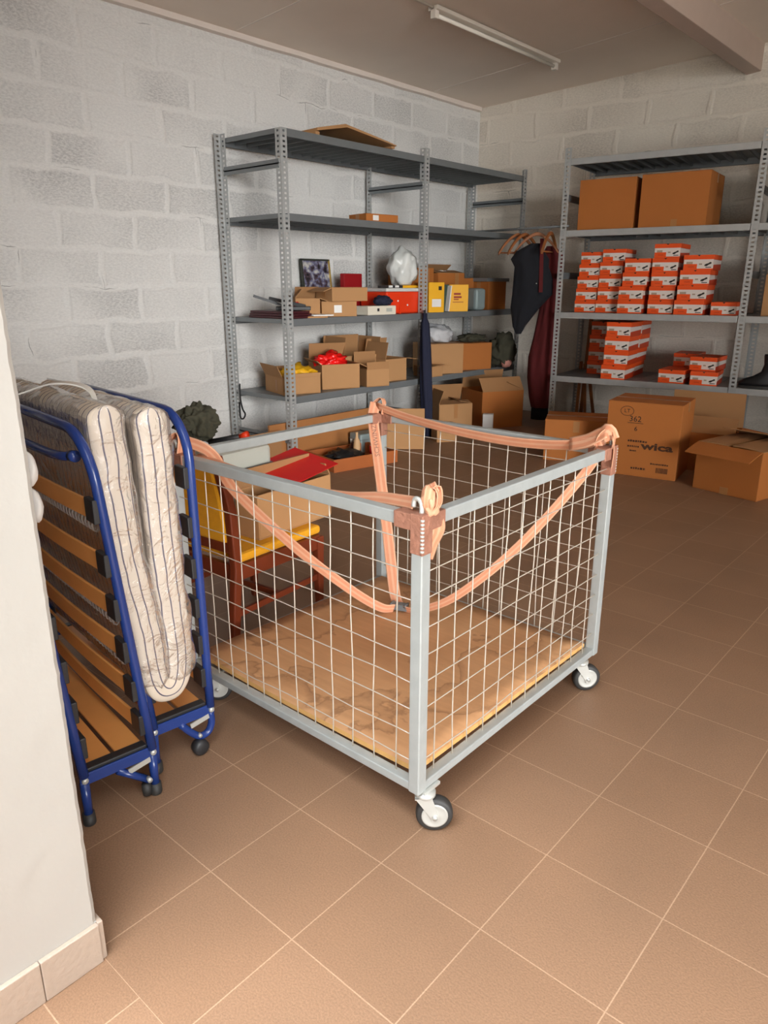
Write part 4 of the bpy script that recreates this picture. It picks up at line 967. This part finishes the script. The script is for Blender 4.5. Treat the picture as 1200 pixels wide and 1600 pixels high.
mc = thing('machine_case', 'grey office machine standing on the chair behind the carton', 'machine', (-0.825, 0.97, 0.4245), R(4))
MB().box(-0.095, 0.095, -0.17, 0.15, 0, 0.335).build('case_body', M['grey_case'], mc, bevel=0.02)
MB().box(-0.0955, 0.0955, -0.1705, 0.1505, 0.255, 0.259).build('lid_seam', M['galv_dark'], mc)
MB().box(0.0, 0.05, 0.04, 0.09, 0.335, 0.347).build('latch', M['black_plastic'], mc, bevel=0.004)
cl = thing('camouflage_cloth', 'crumpled olive camouflage jacket on top of the machine', 'clothing', (-0.93, 0.90, 0.765))
blob('jacket', M['olive'], (0, 0, 0.085), (0.075, 0.085, 0.075), 0.38, 2.2, 24, parent=cl, sub=5, flat=-0.08)
kn = thing('hand_tool', 'dark tool with orange handle end on the machine', 'tool', (-0.80, 0.96, 0.775), R(20))
MB().tube([(-0.10, 0, 0.0), (0.05, 0, 0.035)], 0.011, 8).build('shaft', M['black_plastic'], kn); MB().tube([(0.05, 0, 0.035), (0.085, 0, 0.045)], [0.012, 0.015], 8).build('handle', M['cooler'], kn)
kb = MB(); kb.box(-0.11, 0.11, -0.05, 0.05, 0, 0.02)
tag(kb.build('dark_case', M['maroon'], loc=(-0.80, 0.655, 0.832), rz=R(4), bevel=0.005), 'flat dark case lying along the top of the chair back', 'case')

# ------------------------------------------------------------------ wire cage trolley
CX0, CX1, CY0, CY1 = -0.414, 0.594, 0.450, 1.449
ZB, ZT, P = 0.150, 0.868, 0.034
CG = thing('cage_trolley', 'grey steel mesh cage trolley with plywood floor on castors', 'trolley', (0, 0, 0))
cage_posts = [(CX0, CY0), (CX1, CY0), (CX1, CY1), (CX0, CY1)]
for x, y in cage_posts:
    MB().box(x - P / 2, x + P / 2, y - P / 2, y + P / 2, 0.125, 0.885).build('post', M['cage'], CG, bevel=0.003)
    mb = MB(); mb.box(x - P / 2 - 0.0025, x + P / 2 + 0.0025, y - P / 2 - 0.0025, y + P / 2 + 0.0025, 0.79, 0.889)
    sx = 1 if x == CX0 else -1; sy = 1 if y == CY0 else -1
    mb.box(min(x, x + sx * 0.07), max(x, x + sx * 0.07), y - P / 2 - 0.002, y + P / 2 + 0.002, 0.846, 0.887)
    mb.box(x - P / 2 - 0.002, x + P / 2 + 0.002, min(y, y + sy * 0.07), max(y, y + sy * 0.07), 0.846, 0.887)
    plabel(mb.build('weld_corner', M['rust'], CG, bevel=0.003), 'rusty welded corner')
    wm = MB()
    for k in range(9): wm.lathe([(0.001, -0.004), (0.0055, -0.002), (0.0055, 0.003), (0.001, 0.005)], 8, X=Matrix.Translation((x + (-sx) * P / 2 * 0.9, y + (-sy) * P / 2 * 0.9, 0.80 + 0.0095 * k)))
    wm.build('weld_bead', M['zinc'], CG)
    hk = MB(); hk.tube(smooth_path([(x, y, 0.88), (x, y, 0.908), (x + sx * 0.008, y, 0.920), (x + sx * 0.020, y, 0.918), (x + sx * 0.024, y, 0.900)], 5), 0.006, 8)
    hk.build('hook', M['zinc'], CG)
for (a, b_) in ((0, 1), (1, 2), (2, 3), (3, 0)):
    (xa, ya), (xb, yb) = cage_posts[a], cage_posts[b_]
    MB().bar((xa, ya, ZT), (xb, yb, ZT), P - 0.003, P - 0.002).build('top_rail', M['cage'], CG, bevel=0.003)
    MB().bar((xa, ya, 0.140), (xb, yb, 0.140), P - 0.003, 0.025).build('bottom_rail', M['cage'], CG, bevel=0.003)
def wires(p, q):
    mb = MB(); p, q = Vector(p), Vector(q); L = (q - p).length; d = (q - p) / L; nrm = Vector((-d.y, d.x, 0))
    n = 12
    for k in range(1, n + 1):
        u = L * k / (n + 1)
        pts = []
        for j in range(13):
            z = 0.15 + (0.862 - 0.15) * j / 12
            pts.append(p + d * (u + (0.011 if abs(d.y) > 0.5 else 0.006) * noise.noise(Vector((k * 3.1, z * 5, p.y)))) + nrm * 0.004 + nrm * (0.006 * noise.noise(Vector((k * 1.7, z * 3 + 9, p.x)))) + Vector((0, 0, z)))
        mb.tube(pts, 0.0019, 6)
    for k in range(9):
        z = 0.21 + 0.0755 * k; pts = []
        for j in range(15):
            u = L * j / 14
            pts.append(p + d * u + Vector((0, 0, z + 0.005 * noise.noise(Vector((u * 5, k * 2.3, p.x))))) + nrm * (-0.001 + 0.006 * noise.noise(Vector((u * 4, k * 1.3, p.y)))))
        mb.tube(pts, 0.0016, 6)
    return mb
for a, b_ in ((0, 1), (1, 2), (2, 3)):
    (xa, ya), (xb, yb) = cage_posts[a], cage_posts[b_]
    wires((xa, ya, 0), (xb, yb, 0)).build('wire_mesh', M['wire'], CG)
pl = MB(); g = 16; rows = []
for j in range(g + 1):
    for i in range(g + 1):
        x = CX0 + 0.02 + (CX1 - CX0 - 0.04) * i / g; y = CY0 + 0.02 + (CY1 - CY0 - 0.04) * j / g
        z = 0.165 + 0.010 * (abs(i / g - 0.5) * 2) ** 2 * (1 - j / g) + 0.003 * noise.noise(Vector((x * 2, y * 2, 0)))
        rows.append((x, y, z))
k = len(rows)
vs = rows + [(p[0], p[1], p[2] - 0.015) for p in rows]
fs = [(j * (g + 1) + i, j * (g + 1) + i + 1, (j + 1) * (g + 1) + i + 1, (j + 1) * (g + 1) + i) for j in range(g) for i in range(g)]
pl.add(vs, fs, 0, True); pl.f += [[q + k for q in f[::-1]] for f in fs]; pl.m += [0] * len(fs); pl.smooth += [True] * len(fs)
edge = [i for i in range(g + 1)] + [j * (g + 1) + g for j in range(1, g + 1)] + [g * (g + 1) + i for i in range(g - 1, -1, -1)] + [j * (g + 1) for j in range(g - 1, 0, -1)]
for a, b_ in zip(edge, edge[1:] + edge[:1]): pl.f.append([b_, a, a + k, b_ + k]); pl.m.append(1); pl.smooth.append(False)
pl.build('plywood_floor', [M['ply'], M['ply_edge']], CG)
def castor(x, y, ax):
    """ax: direction of the axle in degrees"""
    a = R(ax); wx, wy = math.cos(a), math.sin(a)
    root = bpy.data.objects.new('castor', None)
    kx_ = -0.02 if x > 0.1 else 0.02; ky_ = -0.02 if y > 1 else 0.015
    mb = MB(); mb.box(kx_ - 0.033, kx_ + 0.033, ky_ - 0.033, ky_ + 0.033, 0.118, 0.1265); mb.lathe([(0.024, 0.104), (0.028, 0.108), (0.028, 0.118)], 16)
    X = Matrix.Rotation(a, 4, 'Z')       # local x = axle
    off = 0.025
    for s in (-1, 1):
        mb.prism([(off * -0.2 - 0.022, 0.108), (off * -0.2 + 0.022, 0.108), (off + 0.012, 0.05), (off + 0.006, 0.036), (off - 0.006, 0.036), (off - 0.012, 0.05)], 0.003, X=X @ Matrix.Translation((s * 0.021 - 0.0015, 0, 0)) @ Matrix(((0, 0, 1, 0), (1, 0, 0, 0), (0, 1, 0, 0), (0, 0, 0, 1))))
    mb.box(-0.022, 0.022, -0.028, 0.018, 0.104, 0.108, X=X)
    mb.tube([X @ Vector((-0.028, off, 0.05)), X @ Vector((0.028, off, 0.05))], 0.007, 10)
    o = mb.build('castor', M['zinc'], CG, loc=(x, y, 0))
    wh = MB(); Xw = X @ Matrix.Translation((0, off, 0.05)) @ Matrix.Rotation(R(90), 4, 'Y')
    wh.lathe([(0.030, -0.016), (0.044, -0.016), (0.049, -0.011), (0.050, 0), (0.049, 0.011), (0.044, 0.016), (0.030, 0.016)], 32, X=Xw)
    wh.build('tyre', M['rubber'], o)
    hb = MB(); hb.lathe([(0.006, -0.019), (0.010, -0.0185), (0.014, -0.0172), (0.028, -0.0168), (0.032, -0.0180), (0.0355, -0.0172), (0.0355, 0.0172), (0.032, 0.0180), (0.028, 0.0168), (0.014, 0.0172), (0.010, 0.0185), (0.006, 0.019)], 28, X=Xw)
    hb.build('hub', M['zinc'], o)
castor(CX1 + 0.01, CY0 + 0.022, -48); castor(CX1 - 0.01, CY1 - 0.06, -40); castor(CX0 + 0.06, CY0 + 0.03, -42); castor(CX0 + 0.04, CY1 - 0.05, -60)

# ------------------------------------------------------------------ orange lashing strap on the cage
ST = thing('lashing_strap', 'salmon orange lashing strap hung over the cage corners', 'strap', (0, 0, 0))
def ribbon(path, wdir, width=0.036, twist=0.0, nm='webbing', sub=8):
    pts = smooth_path(path, sub); n = len(pts)
    mb = MB(); wd = Vector(wdir).normalized(); cols_ = (-0.5, -0.36, -0.1, 0.1, 0.36, 0.5)
    vs = []; fs = []; ms = []
    for i, p in enumerate(pts):
        t = (pts[min(n - 1, i + 1)] - pts[max(0, i - 1)]).normalized()
        w_ = wd - t * wd.dot(t)
        w_ = w_.normalized() if w_.length > 1e-5 else t.orthogonal()
        if twist: w_ = Matrix.Rotation(R(twist) * i / (n - 1), 3, t) @ w_
        for c in cols_: vs.append(p + w_ * (c * width))
    k = len(cols_)
    for i in range(n - 1):
        for j in range(k - 1):
            mb_i = 1 if j in (0, 2, 4) else 0
            mb.f.append([i * k + j, i * k + j + 1, (i + 1) * k + j + 1, (i + 1) * k + j]); mb.m.append(mb_i); mb.smooth.append(True)
    mb.v = vs
    return mb.build(nm, [M['strap'], M['strap_edge']], ST, solid=0.0022)
TLp, NRp, BRp, BLp = (CX0 + 0.03, CY0 + 0.02), (CX1 - 0.02, CY0 + 0.03), (CX1 - 0.01, CY1), (CX0, CY1)
K = Vector((-0.10, 1.20, 0.185))
# along the back between the two rear posts
ribbon([(BLp[0], BLp[1] - 0.03, 0.915), (-0.25, 1.425, 0.885), (0.0, 1.42, 0.862), (0.25, 1.42, 0.856), (0.45, 1.425, 0.872), (BRp[0] - 0.01, BRp[1] - 0.03, 0.905)], (0, -0.25, 1), 0.036)
# from the rear left post down to the buckle
ribbon([(BLp[0] - 0.005, BLp[1] - 0.03, 0.93), (BLp[0] + 0.0, BLp[1] - 0.05, 0.86), (-0.36, 1.37, 0.70), (-0.27, 1.32, 0.45), (-0.16, 1.24, 0.22), tuple(K)], (0.61, 0.52, 0.1), 0.044)
# from the front left post down to the buckle
ribbon([(TLp[0] - 0.03, TLp[1], 0.925), (TLp[0] + 0.08, TLp[1] + 0.045, 0.885), (-0.30, 0.60, 0.74), (-0.23, 0.80, 0.50), (-0.17, 1.0, 0.30), (-0.13, 1.12, 0.20), tuple(K + Vector((-0.01, -0.02, -0.006)))], (1, 0.6, 1.0), 0.036, twist=-25)
# from the rear right post down to the buckle
ribbon([(BRp[0] - 0.01, BRp[1] - 0.01, 0.92), (0.54, 1.40, 0.80), (0.36, 1.30, 0.52), (0.16, 1.22, 0.30), (0.0, 1.20, 0.20), tuple(K + Vector((0.02, 0, -0.006)))], (-0.57, -0.25, 0.64), 0.031)
# along the front to the near post
ribbon([(TLp[0] + 0.02, TLp[1] + 0.03, 0.872), (-0.1, CY0 + 0.040, 0.858), (0.15, CY0 + 0.042, 0.856), (0.30, CY0 + 0.045, 0.864), (0.42, CY0 + 0.045, 0.884), (0.52, CY0 + 0.03, 0.896), (NRp[0] - 0.01, NRp[1] - 0.02, 0.905)], (0, 1, 0.25), 0.032, twist=45)
# wraps over the post hooks
for (x, y), dx in ((BLp, 0.0), (BRp, 0.0), (TLp, -0.02)):
    mb = MB(); pts = smooth_path([(x - 0.03 + dx, y - 0.03, 0.885), (x - 0.018 + dx, y - 0.02, 0.925), (x + dx + 0.006, y - 0.005, 0.945), (x + 0.024 + dx, y - 0.008, 0.925), (x + 0.028 + dx, y - 0.02, 0.88)], 5)
    ribbon([tuple(p) for p in pts], (0.2, -1, 0.2), 0.032, nm='loop', sub=2)
ribbon([(BRp[0] - 0.12, BRp[1] - 0.035, 0.878), (BRp[0] - 0.06, BRp[1] - 0.035, 0.898), (BRp[0] - 0.015, BRp[1] - 0.03, 0.925), (BRp[0] + 0.008, BRp[1] - 0.026, 0.938), (BRp[0] + 0.022, BRp[1] - 0.02, 0.91)], (0.5, 0.3, 0.75), 0.05, nm='loop', sub=4)
ribbon([(BRp[0] + 0.02, BRp[1] - 0.02, 0.925), (BRp[0] + 0.032, BRp[1] - 0.022, 0.88), (BRp[0] + 0.03, BRp[1] - 0.022, 0.82)], (0.5, -1, 0), 0.022, nm='loose_end')
kx = blob('knot', M['strap_edge'], (CX1 + 0.014, CY0 + 0.018, 0.912), (0.022, 0.020, 0.030), 0.35, 1.8, 31, parent=ST, sub=4)
for q in range(5):
    a = q * 1.25; ca, sa = math.cos(a) * 0.022, math.sin(a) * 0.018
    ribbon([(CX1 + 0.012 + ca * 0.3, CY0 + 0.018 + sa * 0.3, 0.890), (CX1 + 0.014 + ca, CY0 + 0.018 + sa, 0.915), (CX1 + 0.016 + ca * 0.7, CY0 + 0.018 + sa * 0.6, 0.945 + 0.004 * (q % 3)), (CX1 + 0.018 - ca * 0.5, CY0 + 0.02 - sa * 0.4, 0.935)], (math.cos(a + 1.4), math.sin(a + 1.4), 0.2), 0.026, twist=60, nm='loop', sub=4)
ribbon([(CX1 + 0.012, CY0 + 0.036, 0.875), (CX1 + 0.016, CY0 + 0.046, 0.84), (CX1 + 0.004, CY0 + 0.036, 0.80), (CX1 - 0.004, CY0 + 0.028, 0.765)], (0.2, 1, 0), 0.040, nm='loose_end')
rb = MB(); rb.box(-0.035, 0.035, -0.014, 0.014, -0.012, 0.012); rb.tube([(-0.03, -0.018, 0.008), (-0.03, 0.018, 0.008)], 0.006, 8); rb.tube([(0.03, -0.018, 0.008), (0.03, 0.018, 0.008)], 0.006, 8)
rb.build('ratchet_buckle', M['galv_dark'], ST, loc=tuple(K), rz=R(20))
# letters woven into the strap below the rear left corner
d1 = (Vector((-0.36, 1.37, 0.70)) - Vector((BLp[0], BLp[1] - 0.05, 0.86))).normalized()
wv = Vector((0.61, 0.52, 0.1)); wv = (wv - d1 * wv.dot(d1)).normalized()
nv = wv.cross(-d1).normalized()
if nv.y > 0: nv = -nv
ux = -d1; uy = nv.cross(ux).normalized(); org = Vector((-0.368, 1.375, 0.715)) + nv * 0.006 - uy * 0.010
X = Matrix(((ux.x, uy.x, nv.x, org.x), (ux.y, uy.y, nv.y, org.y), (ux.z, uy.z, nv.z, org.z), (0, 0, 0, 1)))
text_mesh('printed_text', 'SCHWINZER', 0.029, M['rust'], ST, X, align='LEFT')

# ------------------------------------------------------------------ folding beds
def make_bed(label, loc, rz, t, leanL, leanR, castors, slats_on):
    B = thing('folding_bed', label, 'bed', loc, rz, 'blue folding beds')
    WB = 0.86; zt = 1.055; z0 = 0.15; rc_ = 0.13
    def px(side, z): return (0.0 if side == 'L' else t) + (leanL if side == 'L' else leanR) * max(0.0, z - z0)
    for side in ('L', 'R'):
        pts = [(px(side, z), 0.0, z) for z in (z0, 0.3, 0.5, 0.7, 0.85, zt - rc_)]
        pts += [(px(side, zt - rc_ + rc_ * math.sin(a)), rc_ - rc_ * math.cos(a), zt - rc_ + rc_ * math.sin(a)) for a in [R(15 * k) for k in range(1, 7)]]
        pts += [(px(side, zt), WB * 0.5, zt)]
        pts += [(px(side, zt - rc_ + rc_ * math.cos(a)), WB - rc_ + rc_ * math.sin(a), zt - rc_ + rc_ * math.cos(a)) for a in [R(15 * k) for k in range(0, 7)]]
        pts += [(px(side, z), WB, z) for z in (0.8, 0.5, 0.3, z0)]
        MB().tube(pts, 0.0135, 12).build('frame_tube', M['blue'], B)
        s = 1 if side == 'L' else -1                      # inner side
        for z in slats_on[side]:
            xx = px(side, z) + s * 0.016
            sl = MB(); n = 10; rings = []
            for k in range(n + 1):
                y = 0.03 + (WB - 0.06) * k / n; bow = 0.014 * math.sin(math.pi * k / n)
                rings.append([Vector((xx + s * (bow - 0.004), y, z - 0.025)), Vector((xx + s * (bow + 0.004), y, z - 0.025)), Vector((xx + s * (bow + 0.004), y, z + 0.025)), Vector((xx + s * (bow - 0.004), y, z + 0.025))])
            o = sl.loft(rings, sm=False).build('slat', M['slat'], B, bevel=0.002)
            for y in (0.0, WB): 
                c = MB(); c.box(xx - 0.008, xx + 0.008, y - 0.008 if y == 0 else y - 0.05, y + 0.05 if y == 0 else y + 0.008, z - 0.031, z + 0.031); c.build('slat_holder', M['black_plastic'], o, bevel=0.003)
    # flat bottom rail at each end, with rubber strip, slats lying flat on it
    for y in (0.0, WB):
        MB().bar((-0.012, y, z0 - 0.01), (t + 0.012, y, z0 - 0.01), 0.006, 0.034).build('bottom_rail', M['blue'], B, bevel=0.002)
        MB().box(0.012, t - 0.012, y + (0.004 if y == 0 else -0.034), y + (0.034 if y == 0 else -0.004), z0 - 0.012, z0 + 0.016).build('slat_holder', M['black_plastic'], B, bevel=0.003)
        for xx in (0.0, t): MB().lathe([(0.007, -0.006), (0.009, -0.003), (0.009, 0.003), (0.007, 0.006)], 12, X=Matrix.Translation((xx, y - 0.006 if y == 0 else y + 0.006, z0 - 0.01)) @ Matrix.Rotation(R(90), 4, 'X')).build('rivet', M['zinc'], B)
    for x0_, x1_ in ((0.016, t * 0.5 - 0.006), (t * 0.5 + 0.006, t - 0.016)):
        MB().box(x0_, x1_, 0.02, WB - 0.02, z0 + 0.004, z0 + 0.012).build('slat', M['slat'], B, bevel=0.002)
    # legs: bent tubes under the rail
    for y in (0.004, WB - 0.004):
        for kind, x in (('R', t), ('L', 0.0)):
            s = -1 if kind == 'R' else 1
            if castors and kind == 'R':
                pts = smooth_path([(x, y, z0 - 0.02), (x + 0.002, y, 0.09), (x - 0.012, y, 0.062), (x - 0.04, y, 0.058), (x - 0.07, y, 0.085), (x - 0.10, y, z0 - 0.025)], 5)
                lg = MB().tube(pts, 0.0115, 10).build('leg', M['blue'], B)
                c = MB(); c.lathe([(0.018, -0.017), (0.025, -0.013), (0.026, 0), (0.025, 0.013), (0.018, 0.017)], 20, X=Matrix.Translation((x - 0.045, y - 0.005, 0.026)) @ Matrix.Rotation(R(90), 4, 'X'))
                c.build('roller', M['black_plastic'], lg)
                MB().lathe([(0.006, 0), (0.006, 0.012)], 10, X=Matrix.Translation((x - 0.045, y - 0.005, 0.068)) @ Matrix.Rotation(R(90), 4, 'X')).build('bolt', M['zinc'], lg)
            else:
                lg = MB().tube([(x, y, z0 - 0.02), (x, y, 0.03)], 0.0125, 10)
                if kind == 'R': lg.tube([(x - 0.10, y, z0 - 0.028), (x - 0.015, y, 0.05)], 0.0105, 10)
                o = lg.build('leg', M['blue'], B)
                f = MB(); f.lathe([(0.016, 0.0), (0.0175, 0.005), (0.0165, 0.034)], 14, X=Matrix.Translation((x, y, 0)))
                if kind == 'R': f.lathe([(0.012, 0.004), (0.014, 0.02), (0.013, 0.04)], 12, X=Matrix.Translation((x - 0.026, y, 0.004)))
                f.build('foot', M['rubber'], o)
                if kind == 'R': MB().lathe([(0.007, 0), (0.007, 0.016)], 10, X=Matrix.Translation((x - 0.022, y - 0.008, 0.064)) @ Matrix.Rotation(R(90), 4, 'X')).build('bolt', M['zinc'], o)
        hl = MB(); hl.bar((t * 0.98 - 0.005, y - 0.006, z0 - 0.03), (t * 0.62, y - 0.006, z0 - 0.042), 0.004, 0.016); hl.build('hinge_link', M['zinc'], B)
    return B
SL_Z = [0.235, 0.345, 0.465, 0.59, 0.715, 0.86]
A_B = math.atan2(0.992, 0.125)
B1 = make_bed('blue folding bed with birch slats, nearest the white wall', (-0.084, -0.113, 0), A_B, 0.19, -0.085, -0.085, False, {'L': SL_Z, 'R': SL_Z})
B2 = make_bed('blue folding bed holding the striped mattress, beside the cage', (-0.140, 0.130, 0), A_B, 0.185, -0.085, -0.005, True, {'L': [z + 0.03 for z in SL_Z], 'R': [z + 0.02 for z in SL_Z]})
# springs and head bar of the near bed, pads on its left frame
sp = MB()
for zc in (0.80, 0.525, 0.40):
    pts = []
    for i in range(30 * 8):
        a = 2 * math.pi * i / 8; pts.append((0.200 - 0.085 * (zc - 0.15) + 0.012 * math.cos(a), 0.08 + 0.70 * i / 240, zc + 0.022 * math.sin(a)))
    sp.tube(pts, 0.0028, 5)
sp.build('spring', M['spring'], B1)
MB().tube(smooth_path([(0.11, 0.10, 0.985), (0.095, 0.14, 0.98), (0.09, 0.25, 0.975), (0.085, 0.5, 0.975), (0.085, 0.75, 0.975)], 5), 0.012, 10).build('head_bar', M['blue'], B1)
MB().tube([(0.113, 0.085, 0.985), (0.108, 0.105, 0.984)], 0.015, 10).build('bar_end', M['blue'], B1)
for z in (0.915, 1.0):
    blob('foam_pad', M['white_foam'], (-0.034, -0.03, z), (0.017, 0.05, 0.041), 0.10, 1.5, int(z * 20), parent=B1, sub=3)

# striped mattress folded in the second bed
MT = thing('mattress', 'cream striped mattress folded in half and wrapped in clear plastic', 'mattress', (-0.140, 0.130, 0), A_B)
path = smooth_path([(-0.050, 1.075), (-0.046, 0.98), (-0.041, 0.86), (-0.032, 0.72), (-0.010, 0.55), (0.004, 0.42), (0.008, 0.345), (0.022, 0.292), (0.047, 0.274), (0.072, 0.292), (0.086, 0.345), (0.087, 0.42), (0.081, 0.55), (0.075, 0.72), (0.074, 0.88), (0.072, 1.0), (0.068, 1.058)], 6)
path = [Vector((p[0], 0, p[1])) for p in [(q.x, q.y) for q in [Vector((a.x, a.y, 0)) for a in path]]]
def sweep(path, thick, y0, y1, rnd=0.02, jit=0.0, seed=0.0, nseg=5, wid_div=10):
    n = len(path); rings = []; us = []
    for i, p in enumerate(path):
        t = (path[min(n - 1, i + 1)] - path[max(0, i - 1)]).normalized(); nv_ = Vector((t.z, 0, -t.x))
        h = thick(i / (n - 1)) / 2
        prof = []     # (across, y)
        for j in range(wid_div + 1): prof.append((h, y0 + rnd + (y1 - y0 - 2 * rnd) * (1 - j / wid_div)))
        for j in range(1, nseg * 2): 
            a = math.pi * j / (nseg * 2); prof.append((h * math.cos(a) if True else 0, y0 + rnd - rnd * math.sin(a) ** 0.6))
        for j in range(wid_div + 1): prof.append((-h, y0 + rnd + (y1 - y0 - 2 * rnd) * j / wid_div))
        for j in range(1, nseg * 2):
            a = math.pi * j / (nseg * 2); prof.append((-h * math.cos(a), y1 - rnd + rnd * math.sin(a) ** 0.6))
        ring = []
        for (c, y) in prof:
            q = p + nv_ * c + Vector((0, y, 0))
            if jit:
                dv = Vector((noise.noise(q * 18 + Vector((seed, 0, 0))), noise.noise(q * 18 + Vector((0, seed + 5, 0))), noise.noise(q * 18 + Vector((0, 0, seed + 9))))) * jit
                q = q + dv
            ring.append(q)
        rings.append(ring)
    return rings, prof
def thick_m(t): return (0.092 if t < 0.12 or t > 0.88 else 0.074 + 0.018 * abs(t - 0.5) / 0.38)
rings, prof = sweep(path, thick_m, -0.040, 0.74, jit=0.004)
mb = MB()
# close the two ends with a rounded cap
def capped(rings, path):
    """round the two ends of the sweep"""
    out = list(rings)
    for end in (0, 1):
        base = rings[0] if end == 0 else rings[-1]
        d = (path[0] - path[1]).normalized() if end == 0 else (path[-1] - path[-2]).normalized()
        c = sum(base, Vector()) / len(base); nv_ = Vector((d.z, 0, -d.x))
        for k in range(1, 5):
            a = math.pi / 2 * k / 4.4; f = math.cos(a)
            ring = [p + d * (0.034 * math.sin(a)) - nv_ * ((p - c).dot(nv_) * (1 - f)) for p in base]
            if end == 0: out.insert(0, ring)
            else: out.append(ring)
    return out
R2 = capped(rings, path)
mb.loft(R2)
mo = mb.build('mattress_body', M['ticking'], MT)
uvl = mo.data.uv_layers.new(name='UVMap')
nr_ = len(prof); arcl = [0.0]
ring0 = rings[0]
for j in range(1, nr_): arcl.append(arcl[-1] + (ring0[j] - ring0[j - 1]).length)
for poly in mo.data.polygons:
    ids = [mo.data.loops[l].vertex_index for l in poly.loop_indices]
    cols_ = [i % nr_ for i in ids]
    wrap = (max(cols_) - min(cols_)) > nr_ / 2 and len(ids) == 4
    for l, i in zip(poly.loop_indices, ids):
        c = i % nr_
        u = arcl[c] + (arcl[-1] + 0.01 if wrap and c == 0 else 0)
        uvl.data[l].uv = (u, (i // nr_) * 0.01)
# clear plastic film, loose over the upper part of both leaves
n = len(path); cut = int(n * 0.40)
for nm, seg_, sd in (('plastic_cover', path[:cut], 2.0), ('plastic_cover', path[n - cut:], 6.0)):
    rg_, _ = sweep(seg_, lambda t: 0.100, -0.046, 0.755, rnd=0.025, jit=0.009, seed=sd, wid_div=30)
    fm = MB(); fm.loft(capped(rg_, seg_)); fm.build(nm, M['film'], MT)
# white tie around the top of the mattress and the bed tube
ts = MB(); pts = smooth_path([(-0.20, 0.33, 1.02), (-0.175, 0.35, 1.085), (-0.12, 0.33, 1.11), (-0.06, 0.26, 1.135), (0.0, 0.20, 1.12), (0.01, 0.17, 1.06)], 6)
ts.loft([[p + Vector((0.012, 0.016, 0.0)), p + Vector((0.012, 0.016, 0.004)), p + Vector((-0.012, -0.016, 0.004)), p + Vector((-0.012, -0.016, 0.0))] for p in pts], sm=False)
ts.build('tie_band', M['white_cloth'], MT)
